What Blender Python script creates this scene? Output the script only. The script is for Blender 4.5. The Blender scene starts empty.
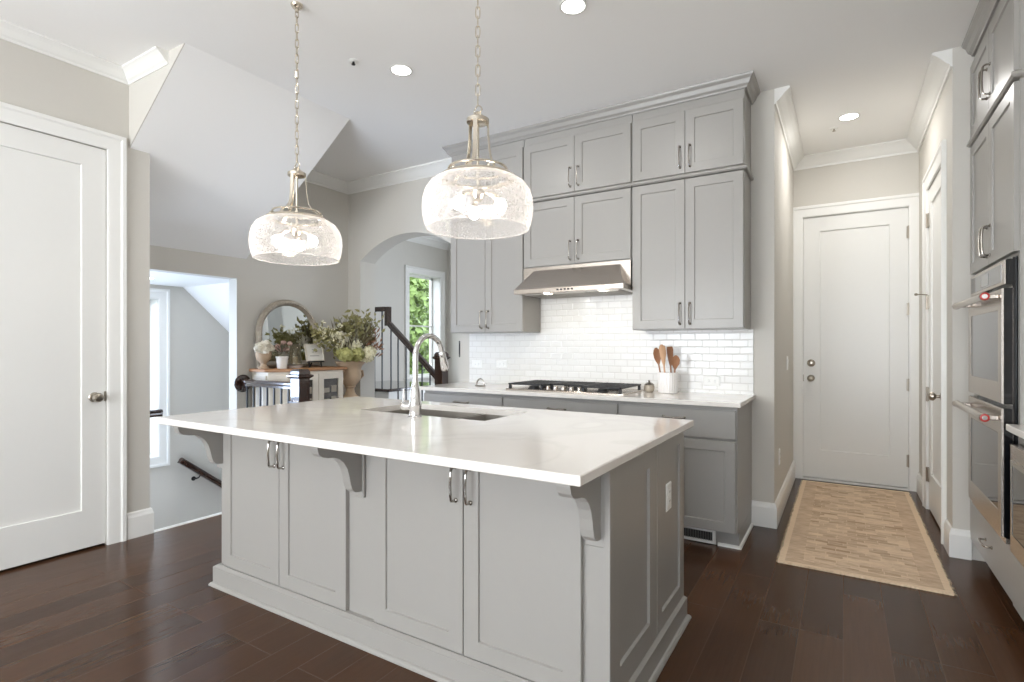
import bpy, bmesh, math, random
from mathutils import Vector, Matrix
R = math.radians
random.seed(7)
SC = bpy.context.scene
COL = SC.collection

# ------------------------------------------------------------------ camera, sky, exposure
CAM_H = 1.256
cam_data = bpy.data.cameras.new('camera')
cam = bpy.data.objects.new('camera', cam_data); COL.objects.link(cam)
cam.location = (0, 0, CAM_H)
cam.rotation_euler = (R(90), 0, 0.55177)
cam_data.sensor_width = 36.0
cam_data.lens = 538.14 * 36 / 1024
cam_data.shift_y = 4.82 / 1024
cam_data.clip_start = 0.02
SC.camera = cam

world = bpy.data.worlds.new('world'); SC.world = world
world.use_nodes = True
wn = world.node_tree.nodes; wl = world.node_tree.links
bg = wn['Background']
bg.inputs['Color'].default_value = (0.80, 0.89, 1.0, 1)
bg.inputs['Strength'].default_value = 5.0

VS = SC.view_settings
VS.view_transform = 'Standard'; VS.look = 'None'; VS.gamma = 1.0; VS.use_curve_mapping = False
VS.exposure = 0.32
SC.cycles.use_denoising = True
SC.cycles.max_bounces = 12
SC.cycles.diffuse_bounces = 6
SC.cycles.transparent_max_bounces = 16
SC.cycles.sample_clamp_indirect = 8.0

def area_light(name, loc, direction, sx, sy, power, color=(1, 1, 1), parent=None, shape='RECTANGLE', portal=False, spread=None):
    d = bpy.data.lights.new(name, 'AREA'); d.shape = shape
    d.size = sx; d.size_y = sy; d.energy = power; d.color = color
    if spread: d.spread = spread
    if portal: d.cycles.is_portal = True
    o = bpy.data.objects.new(name, d); COL.objects.link(o)
    o.location = loc
    o.rotation_euler = Vector(direction).to_track_quat('-Z', 'Y').to_euler()
    if parent:
        o.parent = parent; o.matrix_parent_inverse = mat_of(parent).inverted()
    return o

def mat_of(o):
    return Matrix.LocRotScale(o.location, o.rotation_euler, o.scale) if o.parent is None else mat_of(o.parent) @ Matrix.LocRotScale(o.location, o.rotation_euler, o.scale)

# daylight through the windows behind the camera
SKYC = (0.955, 0.98, 1.0)
area_light('daylight_window_left', (-2.6, -3.30, 1.55), (0, 1, 0.65), 1.9, 2.2, 135, SKYC)
area_light('daylight_window_right', (-0.1, -3.30, 1.55), (0, 1, 0.65), 1.9, 2.2, 45, SKYC)
# added fill lamps, out of view, brightening the stair hall and the landing
area_light('fill_stair_hall', (-3.4, 7.36, 1.4), (0, -1, 0.15), 1.6, 1.9, 100, (0.76, 0.86, 1.0))
area_light('fill_landing', (-5.84, 1.28, 0.75), (1, 0.25, 0.1), 0.7, 1.5, 78, (0.58, 0.73, 1.0))

# ------------------------------------------------------------------ materials
def lin(c):
    c = c / 255.0
    return c / 12.92 if c <= 0.04045 else ((c + 0.055) / 1.055) ** 2.4
def rgb(r, g, b): return (lin(r), lin(g), lin(b), 1.0)

def new_mat(name):
    m = bpy.data.materials.new(name); m.use_nodes = True
    nt = m.node_tree
    return m, nt, nt.nodes['Principled BSDF']

def N(nt, t, **kw):
    n = nt.nodes.new(t)
    for k, v in kw.items(): setattr(n, k, v)
    return n

def paint(name, c, rough=0.5, var=0.02, bump=0.0, scale=30.0, metal=0.0, coat=0.0, ior=1.45, aniso=None):
    m, nt, b = new_mat(name)
    tc = N(nt, 'ShaderNodeTexCoord'); nz = N(nt, 'ShaderNodeTexNoise')
    nz.inputs['Scale'].default_value = scale; nz.inputs['Detail'].default_value = 4
    nt.links.new(tc.outputs['Object'], nz.inputs['Vector'])
    mx = N(nt, 'ShaderNodeMix', data_type='RGBA')
    a = tuple(max(0, x * (1 - var)) for x in c[:3]) + (1,)
    d = tuple(min(1, x * (1 + var)) for x in c[:3]) + (1,)
    mx.inputs[6].default_value = a; mx.inputs[7].default_value = d
    nt.links.new(nz.outputs['Fac'], mx.inputs[0])
    nt.links.new(mx.outputs[2], b.inputs['Base Color'])
    b.inputs['Roughness'].default_value = rough
    b.inputs['Metallic'].default_value = metal
    b.inputs['IOR'].default_value = ior
    b.inputs['Coat Weight'].default_value = coat
    if aniso:
        mp = N(nt, 'ShaderNodeMapping'); mp.inputs['Scale'].default_value = aniso
        nt.links.new(tc.outputs['Object'], mp.inputs['Vector']); nt.links.new(mp.outputs[0], nz.inputs['Vector'])
    if bump:
        bp = N(nt, 'ShaderNodeBump'); bp.inputs['Strength'].default_value = bump; bp.inputs['Distance'].default_value = 0.002
        nt.links.new(nz.outputs['Fac'], bp.inputs['Height']); nt.links.new(bp.outputs[0], b.inputs['Normal'])
    return m

def emit(name, c, s):
    m, nt, b = new_mat(name)
    b.inputs['Base Color'].default_value = (0.8, 0.8, 0.8, 1)
    b.inputs['Emission Color'].default_value = c
    b.inputs['Emission Strength'].default_value = s
    return m

def glass(name, tint=(1, 1, 1, 1), gloss=0.08, haze=0.0, hazec=(0.9, 0.9, 0.9, 1), seeds=0.0):
    m, nt, b = new_mat(name)
    out = nt.nodes['Material Output']
    tr = N(nt, 'ShaderNodeBsdfTransparent'); tr.inputs['Color'].default_value = tint
    gl = N(nt, 'ShaderNodeBsdfGlossy'); gl.inputs['Roughness'].default_value = 0.03
    lf = N(nt, 'ShaderNodeLayerWeight'); lf.inputs['Blend'].default_value = 0.5
    pw = N(nt, 'ShaderNodeMath', operation='POWER'); pw.inputs[1].default_value = 5.0
    lw = N(nt, 'ShaderNodeMath', operation='MULTIPLY_ADD'); lw.inputs[1].default_value = 0.92; lw.inputs[2].default_value = gloss * 0.5
    nt.links.new(lf.outputs['Facing'], pw.inputs[0]); nt.links.new(pw.outputs[0], lw.inputs[0])
    mx = N(nt, 'ShaderNodeMixShader')
    nt.links.new(lw.outputs[0], mx.inputs[0]); nt.links.new(tr.outputs[0], mx.inputs[1]); nt.links.new(gl.outputs[0], mx.inputs[2])
    last = mx
    if haze > 0:
        df = N(nt, 'ShaderNodeBsdfTranslucent'); df.inputs['Color'].default_value = hazec
        d2 = N(nt, 'ShaderNodeBsdfDiffuse'); d2.inputs['Color'].default_value = hazec
        ms = N(nt, 'ShaderNodeMixShader'); ms.inputs[0].default_value = 0.5
        nt.links.new(df.outputs[0], ms.inputs[1]); nt.links.new(d2.outputs[0], ms.inputs[2])
        m2 = N(nt, 'ShaderNodeMixShader')
        nt.links.new(mx.outputs[0], m2.inputs[1]); nt.links.new(ms.outputs[0], m2.inputs[2])
        tc = N(nt, 'ShaderNodeTexCoord'); vo = N(nt, 'ShaderNodeTexNoise'); vo.inputs['Scale'].default_value = 130; vo.inputs['Detail'].default_value = 2
        nt.links.new(tc.outputs['Object'], vo.inputs['Vector'])
        mr = N(nt, 'ShaderNodeMapRange')
        mr.inputs['From Min'].default_value = 0.35; mr.inputs['From Max'].default_value = 0.7
        mr.inputs['To Min'].default_value = haze * (1 - seeds); mr.inputs['To Max'].default_value = haze * (1 + seeds)
        nt.links.new(vo.outputs['Fac'], mr.inputs['Value'])
        # thicker glass seen edge-on catches more light
        ly = N(nt, 'ShaderNodeLayerWeight'); ly.inputs['Blend'].default_value = 0.35
        ad = N(nt, 'ShaderNodeMath', operation='MULTIPLY_ADD'); ad.inputs[1].default_value = 0.42; ad.use_clamp = True
        nt.links.new(ly.outputs['Facing'], ad.inputs[0]); nt.links.new(mr.outputs[0], ad.inputs[2])
        nt.links.new(ad.outputs[0], m2.inputs[0])
        last = m2
    nt.links.new(last.outputs[0], out.inputs['Surface'])
    return m

M = {}
M['wall'] = paint('wall_paint', rgb(203, 199, 191), 0.75, 0.012, 0.03, 90)
M['ceiling'] = paint('ceiling_paint', rgb(243, 242, 240), 0.8, 0.01, 0.03, 90)
M['trim'] = paint('trim_paint', rgb(232, 231, 227), 0.32, 0.008)
M['door'] = paint('door_paint', rgb(228, 227, 223), 0.30, 0.008)
M['cab'] = paint('cabinet_paint', rgb(157, 154, 149), 0.32, 0.012)
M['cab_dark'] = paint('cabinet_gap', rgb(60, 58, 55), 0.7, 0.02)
M['nickel'] = paint('polished_nickel', rgb(172, 167, 160), 0.16, 0.02, metal=1.0)
M['satin'] = paint('satin_nickel', rgb(170, 162, 150), 0.28, 0.03, metal=1.0)
M['chrome'] = paint('chrome', rgb(225, 225, 226), 0.07, 0.01, metal=1.0)
M['champagne'] = paint('champagne_metal', rgb(216, 207, 192), 0.25, 0.03, metal=1.0)
M['steel'] = paint('brushed_steel', rgb(192, 183, 174), 0.27, 0.05, 0.05, 60, metal=1.0, aniso=(2, 200, 200))
M['sinksteel'] = paint('sink_steel', rgb(172, 167, 160), 0.36, 0.05, metal=1.0)
M['black_iron'] = paint('black_cast_iron', rgb(40, 40, 42), 0.45, 0.1, 0.2, 200)
M['black'] = paint('black_gloss', rgb(16, 17, 20), 0.12, 0.02)
M['black_metal'] = paint('black_metal', rgb(24, 22, 22), 0.4, 0.05)
M['plastic'] = paint('white_plastic', rgb(240, 240, 237), 0.3, 0.005)
M['plate_grey'] = paint('slot_grey', rgb(120, 120, 118), 0.4, 0.02)
M['red'] = paint('red_badge', rgb(176, 40, 36), 0.3, 0.03)
M['ceramic'] = paint('white_ceramic', rgb(238, 235, 232), 0.2, 0.01)
M['terracotta'] = paint('weathered_clay', rgb(190, 166, 140), 0.8, 0.18, 0.3, 18)
M['whitepot'] = paint('chalky_white_pot', rgb(226, 220, 212), 0.6, 0.04)
M['distress'] = paint('distressed_silver', rgb(176, 166, 152), 0.45, 0.35, 0.5, 22, metal=0.35)
M['mirror'] = paint('mirror_glass', rgb(235, 238, 236), 0.02, 0.0, metal=1.0)
M['cream'] = paint('cream_paint', rgb(226, 218, 204), 0.5, 0.05, 0.1, 20)
M['paper'] = paint('paper', rgb(240, 237, 230), 0.7, 0.01)
M['ink'] = paint('ink', rgb(90, 88, 86), 0.7, 0.02)
M['bloom_white'] = paint('white_petals', rgb(236, 230, 214), 0.6, 0.06)
M['bloom_green'] = paint('lime_petals', rgb(180, 178, 116), 0.6, 0.12)
M['bloom_pink'] = paint('dried_pink_petals', rgb(196, 164, 152), 0.7, 0.15)
M['bloom_cream'] = paint('cream_petals', rgb(232, 226, 196), 0.6, 0.08)
M['leaf'] = paint('leaf_green', rgb(142, 136, 88), 0.5, 0.25)
M['leaf_dark'] = paint('leaf_dark', rgb(104, 94, 66), 0.5, 0.25)
M['leaf_grey'] = paint('leaf_grey', rgb(110, 104, 86), 0.6, 0.2)
M['tree_leaf'] = paint('tree_leaf', rgb(104, 126, 60), 0.5, 0.35, scale=3)
M['bark'] = paint('bark', rgb(90, 74, 60), 0.9, 0.2, 0.5, 20)
M['hood_light'] = emit('hood_lamp', (1.0, 0.92, 0.80, 1), 9)
M['lens'] = emit('downlight_lens', (1.0, 0.97, 0.92, 1), 14)
M['bulb'] = emit('bulb_glow', (1.0, 0.94, 0.87, 1), 28)
M['shade'] = glass('seeded_glass', (0.985, 0.975, 0.965, 1), haze=0.17, hazec=(1.0, 0.965, 0.94, 1), seeds=0.55)
M['pane'] = glass('window_pane')
M['oven_glass'] = paint('oven_glass', rgb(52, 50, 50), 0.05, 0.02, ior=2.1)
M['display'] = paint('oven_display', rgb(150, 150, 148), 0.2, 0.02)
M['dishes'] = paint('stacked_dishes', rgb(176, 166, 150), 0.4, 0.4, 0.0, 9)

def wood(name, c1, c2, rough, axis=(1, 12, 12), coat=0.0, ior=1.5, bump=0.05):
    m, nt, b = new_mat(name)
    tc = N(nt, 'ShaderNodeTexCoord'); mp = N(nt, 'ShaderNodeMapping'); mp.inputs['Scale'].default_value = axis
    nz = N(nt, 'ShaderNodeTexNoise'); nz.inputs['Scale'].default_value = 6; nz.inputs['Detail'].default_value = 6
    nt.links.new(tc.outputs['Object'], mp.inputs['Vector']); nt.links.new(mp.outputs[0], nz.inputs['Vector'])
    mx = N(nt, 'ShaderNodeMix', data_type='RGBA'); mx.inputs[6].default_value = c1; mx.inputs[7].default_value = c2
    nt.links.new(nz.outputs['Fac'], mx.inputs[0]); nt.links.new(mx.outputs[2], b.inputs['Base Color'])
    b.inputs['Roughness'].default_value = rough; b.inputs['Coat Weight'].default_value = coat; b.inputs['IOR'].default_value = ior
    bp = N(nt, 'ShaderNodeBump'); bp.inputs['Strength'].default_value = bump; bp.inputs['Distance'].default_value = 0.002
    nt.links.new(nz.outputs['Fac'], bp.inputs['Height']); nt.links.new(bp.outputs[0], b.inputs['Normal'])
    return m
M['dark_wood'] = wood('dark_wood', rgb(38, 26, 21), rgb(66, 44, 34), 0.14, coat=0.6)
M['top_wood'] = wood('sideboard_wood', rgb(150, 104, 66), rgb(184, 136, 92), 0.45)
M['spoon_wood'] = wood('spoon_wood', rgb(186, 142, 106), rgb(218, 178, 142), 0.55, (12, 12, 2))
M['spoon_dark'] = wood('spoon_dark', rgb(136, 94, 66), rgb(172, 124, 90), 0.55, (12, 12, 2))

def floor_mat():
    m, nt, b = new_mat('hardwood_floor')
    tc = N(nt, 'ShaderNodeTexCoord'); mp = N(nt, 'ShaderNodeMapping')
    mp.inputs['Rotation'].default_value = (0, 0, R(90))
    nt.links.new(tc.outputs['Object'], mp.inputs['Vector'])
    br = N(nt, 'ShaderNodeTexBrick')
    br.offset = 0.37; br.offset_frequency = 3
    br.inputs['Color1'].default_value = rgb(79, 52, 33); br.inputs['Color2'].default_value = rgb(61, 40, 26)
    br.inputs['Mortar'].default_value = rgb(84, 60, 44)
    br.inputs['Scale'].default_value = 1.0; br.inputs['Brick Width'].default_value = 1.35; br.inputs['Row Height'].default_value = 0.165
    br.inputs['Mortar Size'].default_value = 0.0026; br.inputs['Mortar Smooth'].default_value = 0.3; br.inputs['Bias'].default_value = -0.1
    nt.links.new(mp.outputs[0], br.inputs['Vector'])
    mg = N(nt, 'ShaderNodeMapping'); mg.inputs['Scale'].default_value = (34, 1.4, 1)
    nt.links.new(tc.outputs['Object'], mg.inputs['Vector'])
    nz = N(nt, 'ShaderNodeTexNoise'); nz.inputs['Scale'].default_value = 2.2; nz.inputs['Detail'].default_value = 8; nz.inputs['Roughness'].default_value = 0.65
    nt.links.new(mg.outputs[0], nz.inputs['Vector'])
    mr = N(nt, 'ShaderNodeMapRange'); mr.inputs['From Min'].default_value = 0.25; mr.inputs['From Max'].default_value = 0.75
    mr.inputs['To Min'].default_value = 0.86; mr.inputs['To Max'].default_value = 1.12
    nt.links.new(nz.outputs['Fac'], mr.inputs['Value'])
    mx = N(nt, 'ShaderNodeMix', data_type='RGBA', blend_type='MULTIPLY'); mx.inputs[0].default_value = 1.0
    nt.links.new(br.outputs['Color'], mx.inputs[6]); nt.links.new(mr.outputs[0], mx.inputs[7])
    nt.links.new(mx.outputs[2], b.inputs['Base Color'])
    b.inputs['IOR'].default_value = 1.45; b.inputs['Specular IOR Level'].default_value = 0.28
    rr = N(nt, 'ShaderNodeMapRange'); rr.inputs['To Min'].default_value = 0.20; rr.inputs['To Max'].default_value = 0.25
    nt.links.new(nz.outputs['Fac'], rr.inputs['Value']); nt.links.new(rr.outputs[0], b.inputs['Roughness'])
    # hand-scraped ripple along each plank plus the bevelled joint
    n2 = N(nt, 'ShaderNodeTexNoise'); n2.inputs['Scale'].default_value = 3.0; n2.inputs['Detail'].default_value = 2
    m2 = N(nt, 'ShaderNodeMapping'); m2.inputs['Scale'].default_value = (5, 1.6, 1)
    nt.links.new(tc.outputs['Object'], m2.inputs['Vector']); nt.links.new(m2.outputs[0], n2.inputs['Vector'])
    ad = N(nt, 'ShaderNodeMath', operation='SUBTRACT'); nt.links.new(n2.outputs['Fac'], ad.inputs[0]); nt.links.new(br.outputs['Fac'], ad.inputs[1])
    bp = N(nt, 'ShaderNodeBump'); bp.inputs['Strength'].default_value = 0.22; bp.inputs['Distance'].default_value = 0.004
    nt.links.new(ad.outputs[0], bp.inputs['Height']); nt.links.new(bp.outputs[0], b.inputs['Normal'])
    return m
M['floor'] = floor_mat()

def tile_mat():
    m, nt, b = new_mat('subway_tile')
    tc = N(nt, 'ShaderNodeTexCoord'); mp = N(nt, 'ShaderNodeMapping'); mp.inputs['Rotation'].default_value = (R(-90), 0, 0)
    nt.links.new(tc.outputs['Object'], mp.inputs['Vector'])
    br = N(nt, 'ShaderNodeTexBrick'); br.offset = 0.5
    br.inputs['Color1'].default_value = rgb(232, 231, 228); br.inputs['Color2'].default_value = rgb(228, 227, 223)
    br.inputs['Mortar'].default_value = rgb(218, 216, 212)
    br.inputs['Scale'].default_value = 1; br.inputs['Brick Width'].default_value = 0.104; br.inputs['Row Height'].default_value = 0.052
    br.inputs['Mortar Size'].default_value = 0.0065; br.inputs['Mortar Smooth'].default_value = 1.0
    nt.links.new(mp.outputs[0], br.inputs['Vector']); nt.links.new(br.outputs['Color'], b.inputs['Base Color'])
    b.inputs['Roughness'].default_value = 0.20
    nz = N(nt, 'ShaderNodeTexNoise'); nz.inputs['Scale'].default_value = 14
    nt.links.new(tc.outputs['Object'], nz.inputs['Vector'])
    ad = N(nt, 'ShaderNodeMath', operation='MULTIPLY_ADD'); ad.inputs[1].default_value = 0.25
    iv = N(nt, 'ShaderNodeMath', operation='SUBTRACT'); iv.inputs[0].default_value = 1.0
    nt.links.new(br.outputs['Fac'], iv.inputs[1]); nt.links.new(nz.outputs['Fac'], ad.inputs[0]); nt.links.new(iv.outputs[0], ad.inputs[2])
    bp = N(nt, 'ShaderNodeBump'); bp.inputs['Strength'].default_value = 0.32; bp.inputs['Distance'].default_value = 0.003
    nt.links.new(ad.outputs[0], bp.inputs['Height']); nt.links.new(bp.outputs[0], b.inputs['Normal'])
    return m
M['tile'] = tile_mat()

def quartz_mat():
    m, nt, b = new_mat('white_quartz')
    tc = N(nt, 'ShaderNodeTexCoord')
    nz = N(nt, 'ShaderNodeTexNoise'); nz.inputs['Scale'].default_value = 1.6; nz.inputs['Detail'].default_value = 9; nz.inputs['Distortion'].default_value = 1.4
    nt.links.new(tc.outputs['Object'], nz.inputs['Vector'])
    cr = N(nt, 'ShaderNodeValToRGB')
    cr.color_ramp.elements[0].position = 0.44; cr.color_ramp.elements[0].color = rgb(226, 221, 215)
    cr.color_ramp.elements[1].position = 0.56; cr.color_ramp.elements[1].color = rgb(228, 223, 217)
    e = cr.color_ramp.elements.new(0.5); e.color = rgb(221, 216, 210)
    nt.links.new(nz.outputs['Fac'], cr.inputs[0]); nt.links.new(cr.outputs[0], b.inputs['Base Color'])
    b.inputs['Roughness'].default_value = 0.10; b.inputs['IOR'].default_value = 1.5
    return m
M['quartz'] = quartz_mat()

def rug_mat():
    m, nt, b = new_mat('woven_jute')
    tc = N(nt, 'ShaderNodeTexCoord'); sp = N(nt, 'ShaderNodeSeparateXYZ')
    nt.links.new(tc.outputs['Object'], sp.inputs[0])
    def wave(sock, f):
        a = N(nt, 'ShaderNodeMath', operation='MULTIPLY'); a.inputs[1].default_value = f; nt.links.new(sock, a.inputs[0])
        s = N(nt, 'ShaderNodeMath', operation='SINE'); nt.links.new(a.outputs[0], s.inputs[0]); return s.outputs[0]
    def op(o, a, c):
        n = N(nt, 'ShaderNodeMath', operation=o)
        for i, v in enumerate((a, c)):
            if isinstance(v, (int, float)): n.inputs[i].default_value = v
            else: nt.links.new(v, n.inputs[i])
        return n.outputs[0]
    bk = N(nt, 'ShaderNodeTexBrick'); bk.offset = 0.5; bk.squash = 0.7; bk.squash_frequency = 3
    bk.inputs['Color1'].default_value = (0, 0, 0, 1); bk.inputs['Color2'].default_value = (1, 1, 1, 1); bk.inputs['Mortar'].default_value = (0, 0, 0, 1)
    bk.inputs['Scale'].default_value = 1; bk.inputs['Brick Width'].default_value = 0.11; bk.inputs['Row Height'].default_value = 0.042; bk.inputs['Mortar Size'].default_value = 0.004; bk.inputs['Mortar Smooth'].default_value = 1.0
    nt.links.new(tc.outputs['Object'], bk.inputs['Vector'])
    weave = op('MULTIPLY', wave(sp.outputs['X'], 2 * math.pi / 0.022), wave(sp.outputs['Y'], 2 * math.pi / 0.020))
    cell = op('MULTIPLY', bk.outputs['Color'], 1.0)
    nz = N(nt, 'ShaderNodeTexNoise'); nz.inputs['Scale'].default_value = 1.0; nz.inputs['Detail'].default_value = 5
    mp = N(nt, 'ShaderNodeMapping'); mp.inputs['Scale'].default_value = (16, 85, 1)
    nt.links.new(tc.outputs['Object'], mp.inputs['Vector']); nt.links.new(mp.outputs[0], nz.inputs['Vector'])
    n2 = N(nt, 'ShaderNodeTexNoise'); n2.inputs['Scale'].default_value = 1.0
    mp2 = N(nt, 'ShaderNodeMapping'); mp2.inputs['Scale'].default_value = (5, 9, 1)
    nt.links.new(tc.outputs['Object'], mp2.inputs['Vector']); nt.links.new(mp2.outputs[0], n2.inputs['Vector'])
    ax = N(nt, 'ShaderNodeMath', operation='ABSOLUTE'); nt.links.new(sp.outputs['X'], ax.inputs[0])
    ay = N(nt, 'ShaderNodeMath', operation='ABSOLUTE'); nt.links.new(sp.outputs['Y'], ay.inputs[0])
    inner = op('MULTIPLY', op('LESS_THAN', ax.outputs[0], 0.275), op('LESS_THAN', ay.outputs[0], 1.02))
    edge = op('MAXIMUM', op('GREATER_THAN', ax.outputs[0], 0.365), op('GREATER_THAN', ay.outputs[0], 1.075))
    field = op('MULTIPLY', cell, inner)
    border = op('MULTIPLY', op('SUBTRACT', 1.0, inner), op('SUBTRACT', 1.0, edge))
    fac = op('ADD', op('ADD', op('MULTIPLY', field, 0.55), op('MULTIPLY', inner, 0.08)), op('MULTIPLY', border, 0.38))
    fac = op('MULTIPLY', fac, op('ADD', op('MULTIPLY', n2.outputs['Fac'], 1.6), 0.15))
    fac = op('ADD', fac, op('MULTIPLY', op('SUBTRACT', nz.outputs['Fac'], 0.5), 1.1))
    mx = N(nt, 'ShaderNodeMix', data_type='RGBA'); mx.inputs[6].default_value = rgb(236, 211, 180); mx.inputs[7].default_value = rgb(156, 116, 82)
    nt.links.new(fac, mx.inputs[0]); nt.links.new(mx.outputs[2], b.inputs['Base Color'])
    b.inputs['Roughness'].default_value = 0.95
    bp = N(nt, 'ShaderNodeBump'); bp.inputs['Strength'].default_value = 0.6; bp.inputs['Distance'].default_value = 0.004
    nt.links.new(op('ADD', weave, nz.outputs['Fac']), bp.inputs['Height']); nt.links.new(bp.outputs[0], b.inputs['Normal'])
    return m
M['rug'] = rug_mat()
M['jute'] = paint('jute_yarn', rgb(226, 202, 168), 0.95, 0.12)

# ------------------------------------------------------------------ mesh builder (authored in world coordinates)
def frame_of(n):
    n = Vector(n).normalized()
    a = Vector((0, 0, 1)) if abs(n.z) < 0.9 else Vector((1, 0, 0))
    u = n.cross(a).normalized(); return u, n.cross(u).normalized()

class MB:
    def __init__(self): self.v = []; self.f = []
    def add(self, vs, fs):
        o = len(self.v); self.v += [Vector(p) for p in vs]; self.f += [tuple(i + o for i in f) for f in fs]; return self
    def loft(self, rings, cap=True, loop=False):
        n = len(rings[0]); vs = [p for r in rings for p in r]; fs = []
        k = len(rings)
        for i in range(k if loop else k - 1):
            a, b = i * n, ((i + 1) % k) * n
            for j in range(n):
                j2 = (j + 1) % n; fs.append((a + j, a + j2, b + j2, b + j))
        if cap and not loop:
            fs.append(tuple(range(n - 1, -1, -1))); fs.append(tuple((k - 1) * n + j for j in range(n)))
        return self.add(vs, fs)
    def box(self, x0, x1, y0, y1, z0, z1, c=0.0):
        if x0 > x1: x0, x1 = x1, x0
        if y0 > y1: y0, y1 = y1, y0
        if z0 > z1: z0, z1 = z1, z0
        def r(i, z): return [(x0 + i, y0 + i, z), (x1 - i, y0 + i, z), (x1 - i, y1 - i, z), (x0 + i, y1 - i, z)]
        if c <= 0: return self.loft([r(0, z0), r(0, z1)])
        c = min(c, (x1 - x0) / 3, (y1 - y0) / 3, (z1 - z0) / 3)
        def o(z, i):
            return [(x0 + c + i, y0 + i, z), (x1 - c - i, y0 + i, z), (x1 - i, y0 + c + i, z), (x1 - i, y1 - c - i, z),
                    (x1 - c - i, y1 - i, z), (x0 + c + i, y1 - i, z), (x0 + i, y1 - c - i, z), (x0 + i, y0 + c + i, z)]
        def q(z):
            return [(x0 + c, y0 + c, z), (x1 - c, y0 + c, z), (x1 - c, y0 + c, z), (x1 - c, y1 - c, z), (x1 - c, y1 - c, z), (x0 + c, y1 - c, z), (x0 + c, y1 - c, z), (x0 + c, y0 + c, z)]
        return self.loft([q(z0), o(z0 + c, 0), o(z1 - c, 0), q(z1)])
    def obox(self, o, ux, n, w, h, t, uz=(0, 0, 1)):
        """box from corner o: w along ux, h along uz, t along n"""
        o = Vector(o); ux = Vector(ux) * w; uz = Vector(uz) * h; n = Vector(n) * t
        return self.loft([[o, o + ux, o + ux + uz, o + uz], [o + n, o + ux + n, o + ux + uz + n, o + uz + n]])
    def prism(self, pts, d):
        d = Vector(d); a = [Vector(p) for p in pts]; return self.loft([a, [p + d for p in a]])
    def shaker(self, o, ux, n, w, h, t=0.02, st=0.06, dep=0.008, bot=None):
        """door slab with a recessed flat panel; o = lower corner on the back plane, n = outward"""
        o = Vector(o); ux = Vector(ux); n = Vector(n); uz = Vector((0, 0, 1))
        eb = (bot - st) if bot else 0.0
        def rect(i, d):
            lo = i + (eb if i >= st else 0.0)
            return [o + ux * i + uz * lo + n * d, o + ux * (w - i) + uz * lo + n * d, o + ux * (w - i) + uz * (h - i) + n * d, o + ux * i + uz * (h - i) + n * d]
        return self.loft([rect(0, 0), rect(0, t - 0.002), rect(0.002, t), rect(st, t), rect(st + 0.003, t - dep), rect(st + 0.004, t - dep)])
    def lathe(self, prof, c=(0, 0, 0), n=28, axis=(0, 0, 1), loop=False):
        c = Vector(c); ax = Vector(axis).normalized(); u, w = frame_of(ax)
        rings = [[c + ax * z + (u * math.cos(2 * math.pi * k / n) + w * math.sin(2 * math.pi * k / n)) * max(r, 1e-4) for k in range(n)] for r, z in prof]
        return self.loft(rings, cap=not loop, loop=loop)
    def tube(self, path, r, n=8, closed=False):
        p = [Vector(q) for q in path]; k = len(p)
        rs = r if isinstance(r, (list, tuple)) else [r] * k
        rings = []; u = None
        for i in range(k):
            if closed: t = (p[(i + 1) % k] - p[i - 1]).normalized()
            else: t = (p[min(i + 1, k - 1)] - p[max(i - 1, 0)]).normalized()
            if u is None: u, _ = frame_of(t)
            u = (u - t * u.dot(t)).normalized(); w = t.cross(u)
            rings.append([p[i] + (u * math.cos(2 * math.pi * j / n) + w * math.sin(2 * math.pi * j / n)) * rs[i] for j in range(n)])
        return self.loft(rings, loop=closed)
    def ball(self, c, r, n=14, m=8, sq=(1, 1, 1)):
        c = Vector(c)
        rings = []
        for i in range(m + 1):
            a = math.pi * i / m; rr = max(math.sin(a), 1e-3)
            rings.append([c + Vector((r * sq[0] * rr * math.cos(2 * math.pi * k / n), r * sq[1] * rr * math.sin(2 * math.pi * k / n), -r * sq[2] * math.cos(a))) for k in range(n)])
        return self.loft(rings)
    def sweep(self, path, prof, mp, closed=False):
        """prof = (offset to the left of the path, height); mp(px, py, h) -> world"""
        P = [Vector((a, b)) for a, b in path]; k = len(P); rings = []
        for i in range(k):
            ds = []
            if closed or i > 0: ds.append((P[i] - P[i - 1]).normalized())
            if closed or i < k - 1: ds.append((P[(i + 1) % k] - P[i]).normalized())
            ns = [Vector((-d.y, d.x)) for d in ds]
            if len(ns) == 2:
                b = (ns[0] + ns[1]).normalized(); b = b / max(b.dot(ns[0]), 0.2)
            else: b = ns[0]
            rings.append([Vector(mp(P[i].x + b.x * o, P[i].y + b.y * o, h)) for o, h in prof])
        return self.loft(rings, loop=closed)
    def petals(self, c, r, n, s, sq=(1, 1, 1), jitter=0.15, rnd=random, inward=0.0):
        c = Vector(c)
        for _ in range(n):
            z = rnd.uniform(-1, 1); a = rnd.uniform(0, 2 * math.pi); q = math.sqrt(1 - z * z)
            d = Vector((q * math.cos(a), q * math.sin(a), z))
            rr = r * (1 - inward * rnd.random()) * rnd.uniform(1 - jitter, 1)
            p = c + Vector((d.x * sq[0], d.y * sq[1], d.z * sq[2])) * rr
            nn = (d + Vector((rnd.uniform(-.7, .7), rnd.uniform(-.7, .7), rnd.uniform(-.7, .7)))).normalized()
            u, w = frame_of(nn); t = rnd.uniform(0, 6.28); e = (u * math.cos(t) + w * math.sin(t)); g = nn.cross(e)
            k = s * rnd.uniform(0.7, 1.2)
            self.add([p - e * k, p - g * k * 0.6 + nn * k * 0.15, p + e * k, p + g * k * 0.6 + nn * k * 0.15], [(0, 1, 2, 3)])
        return self
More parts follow.
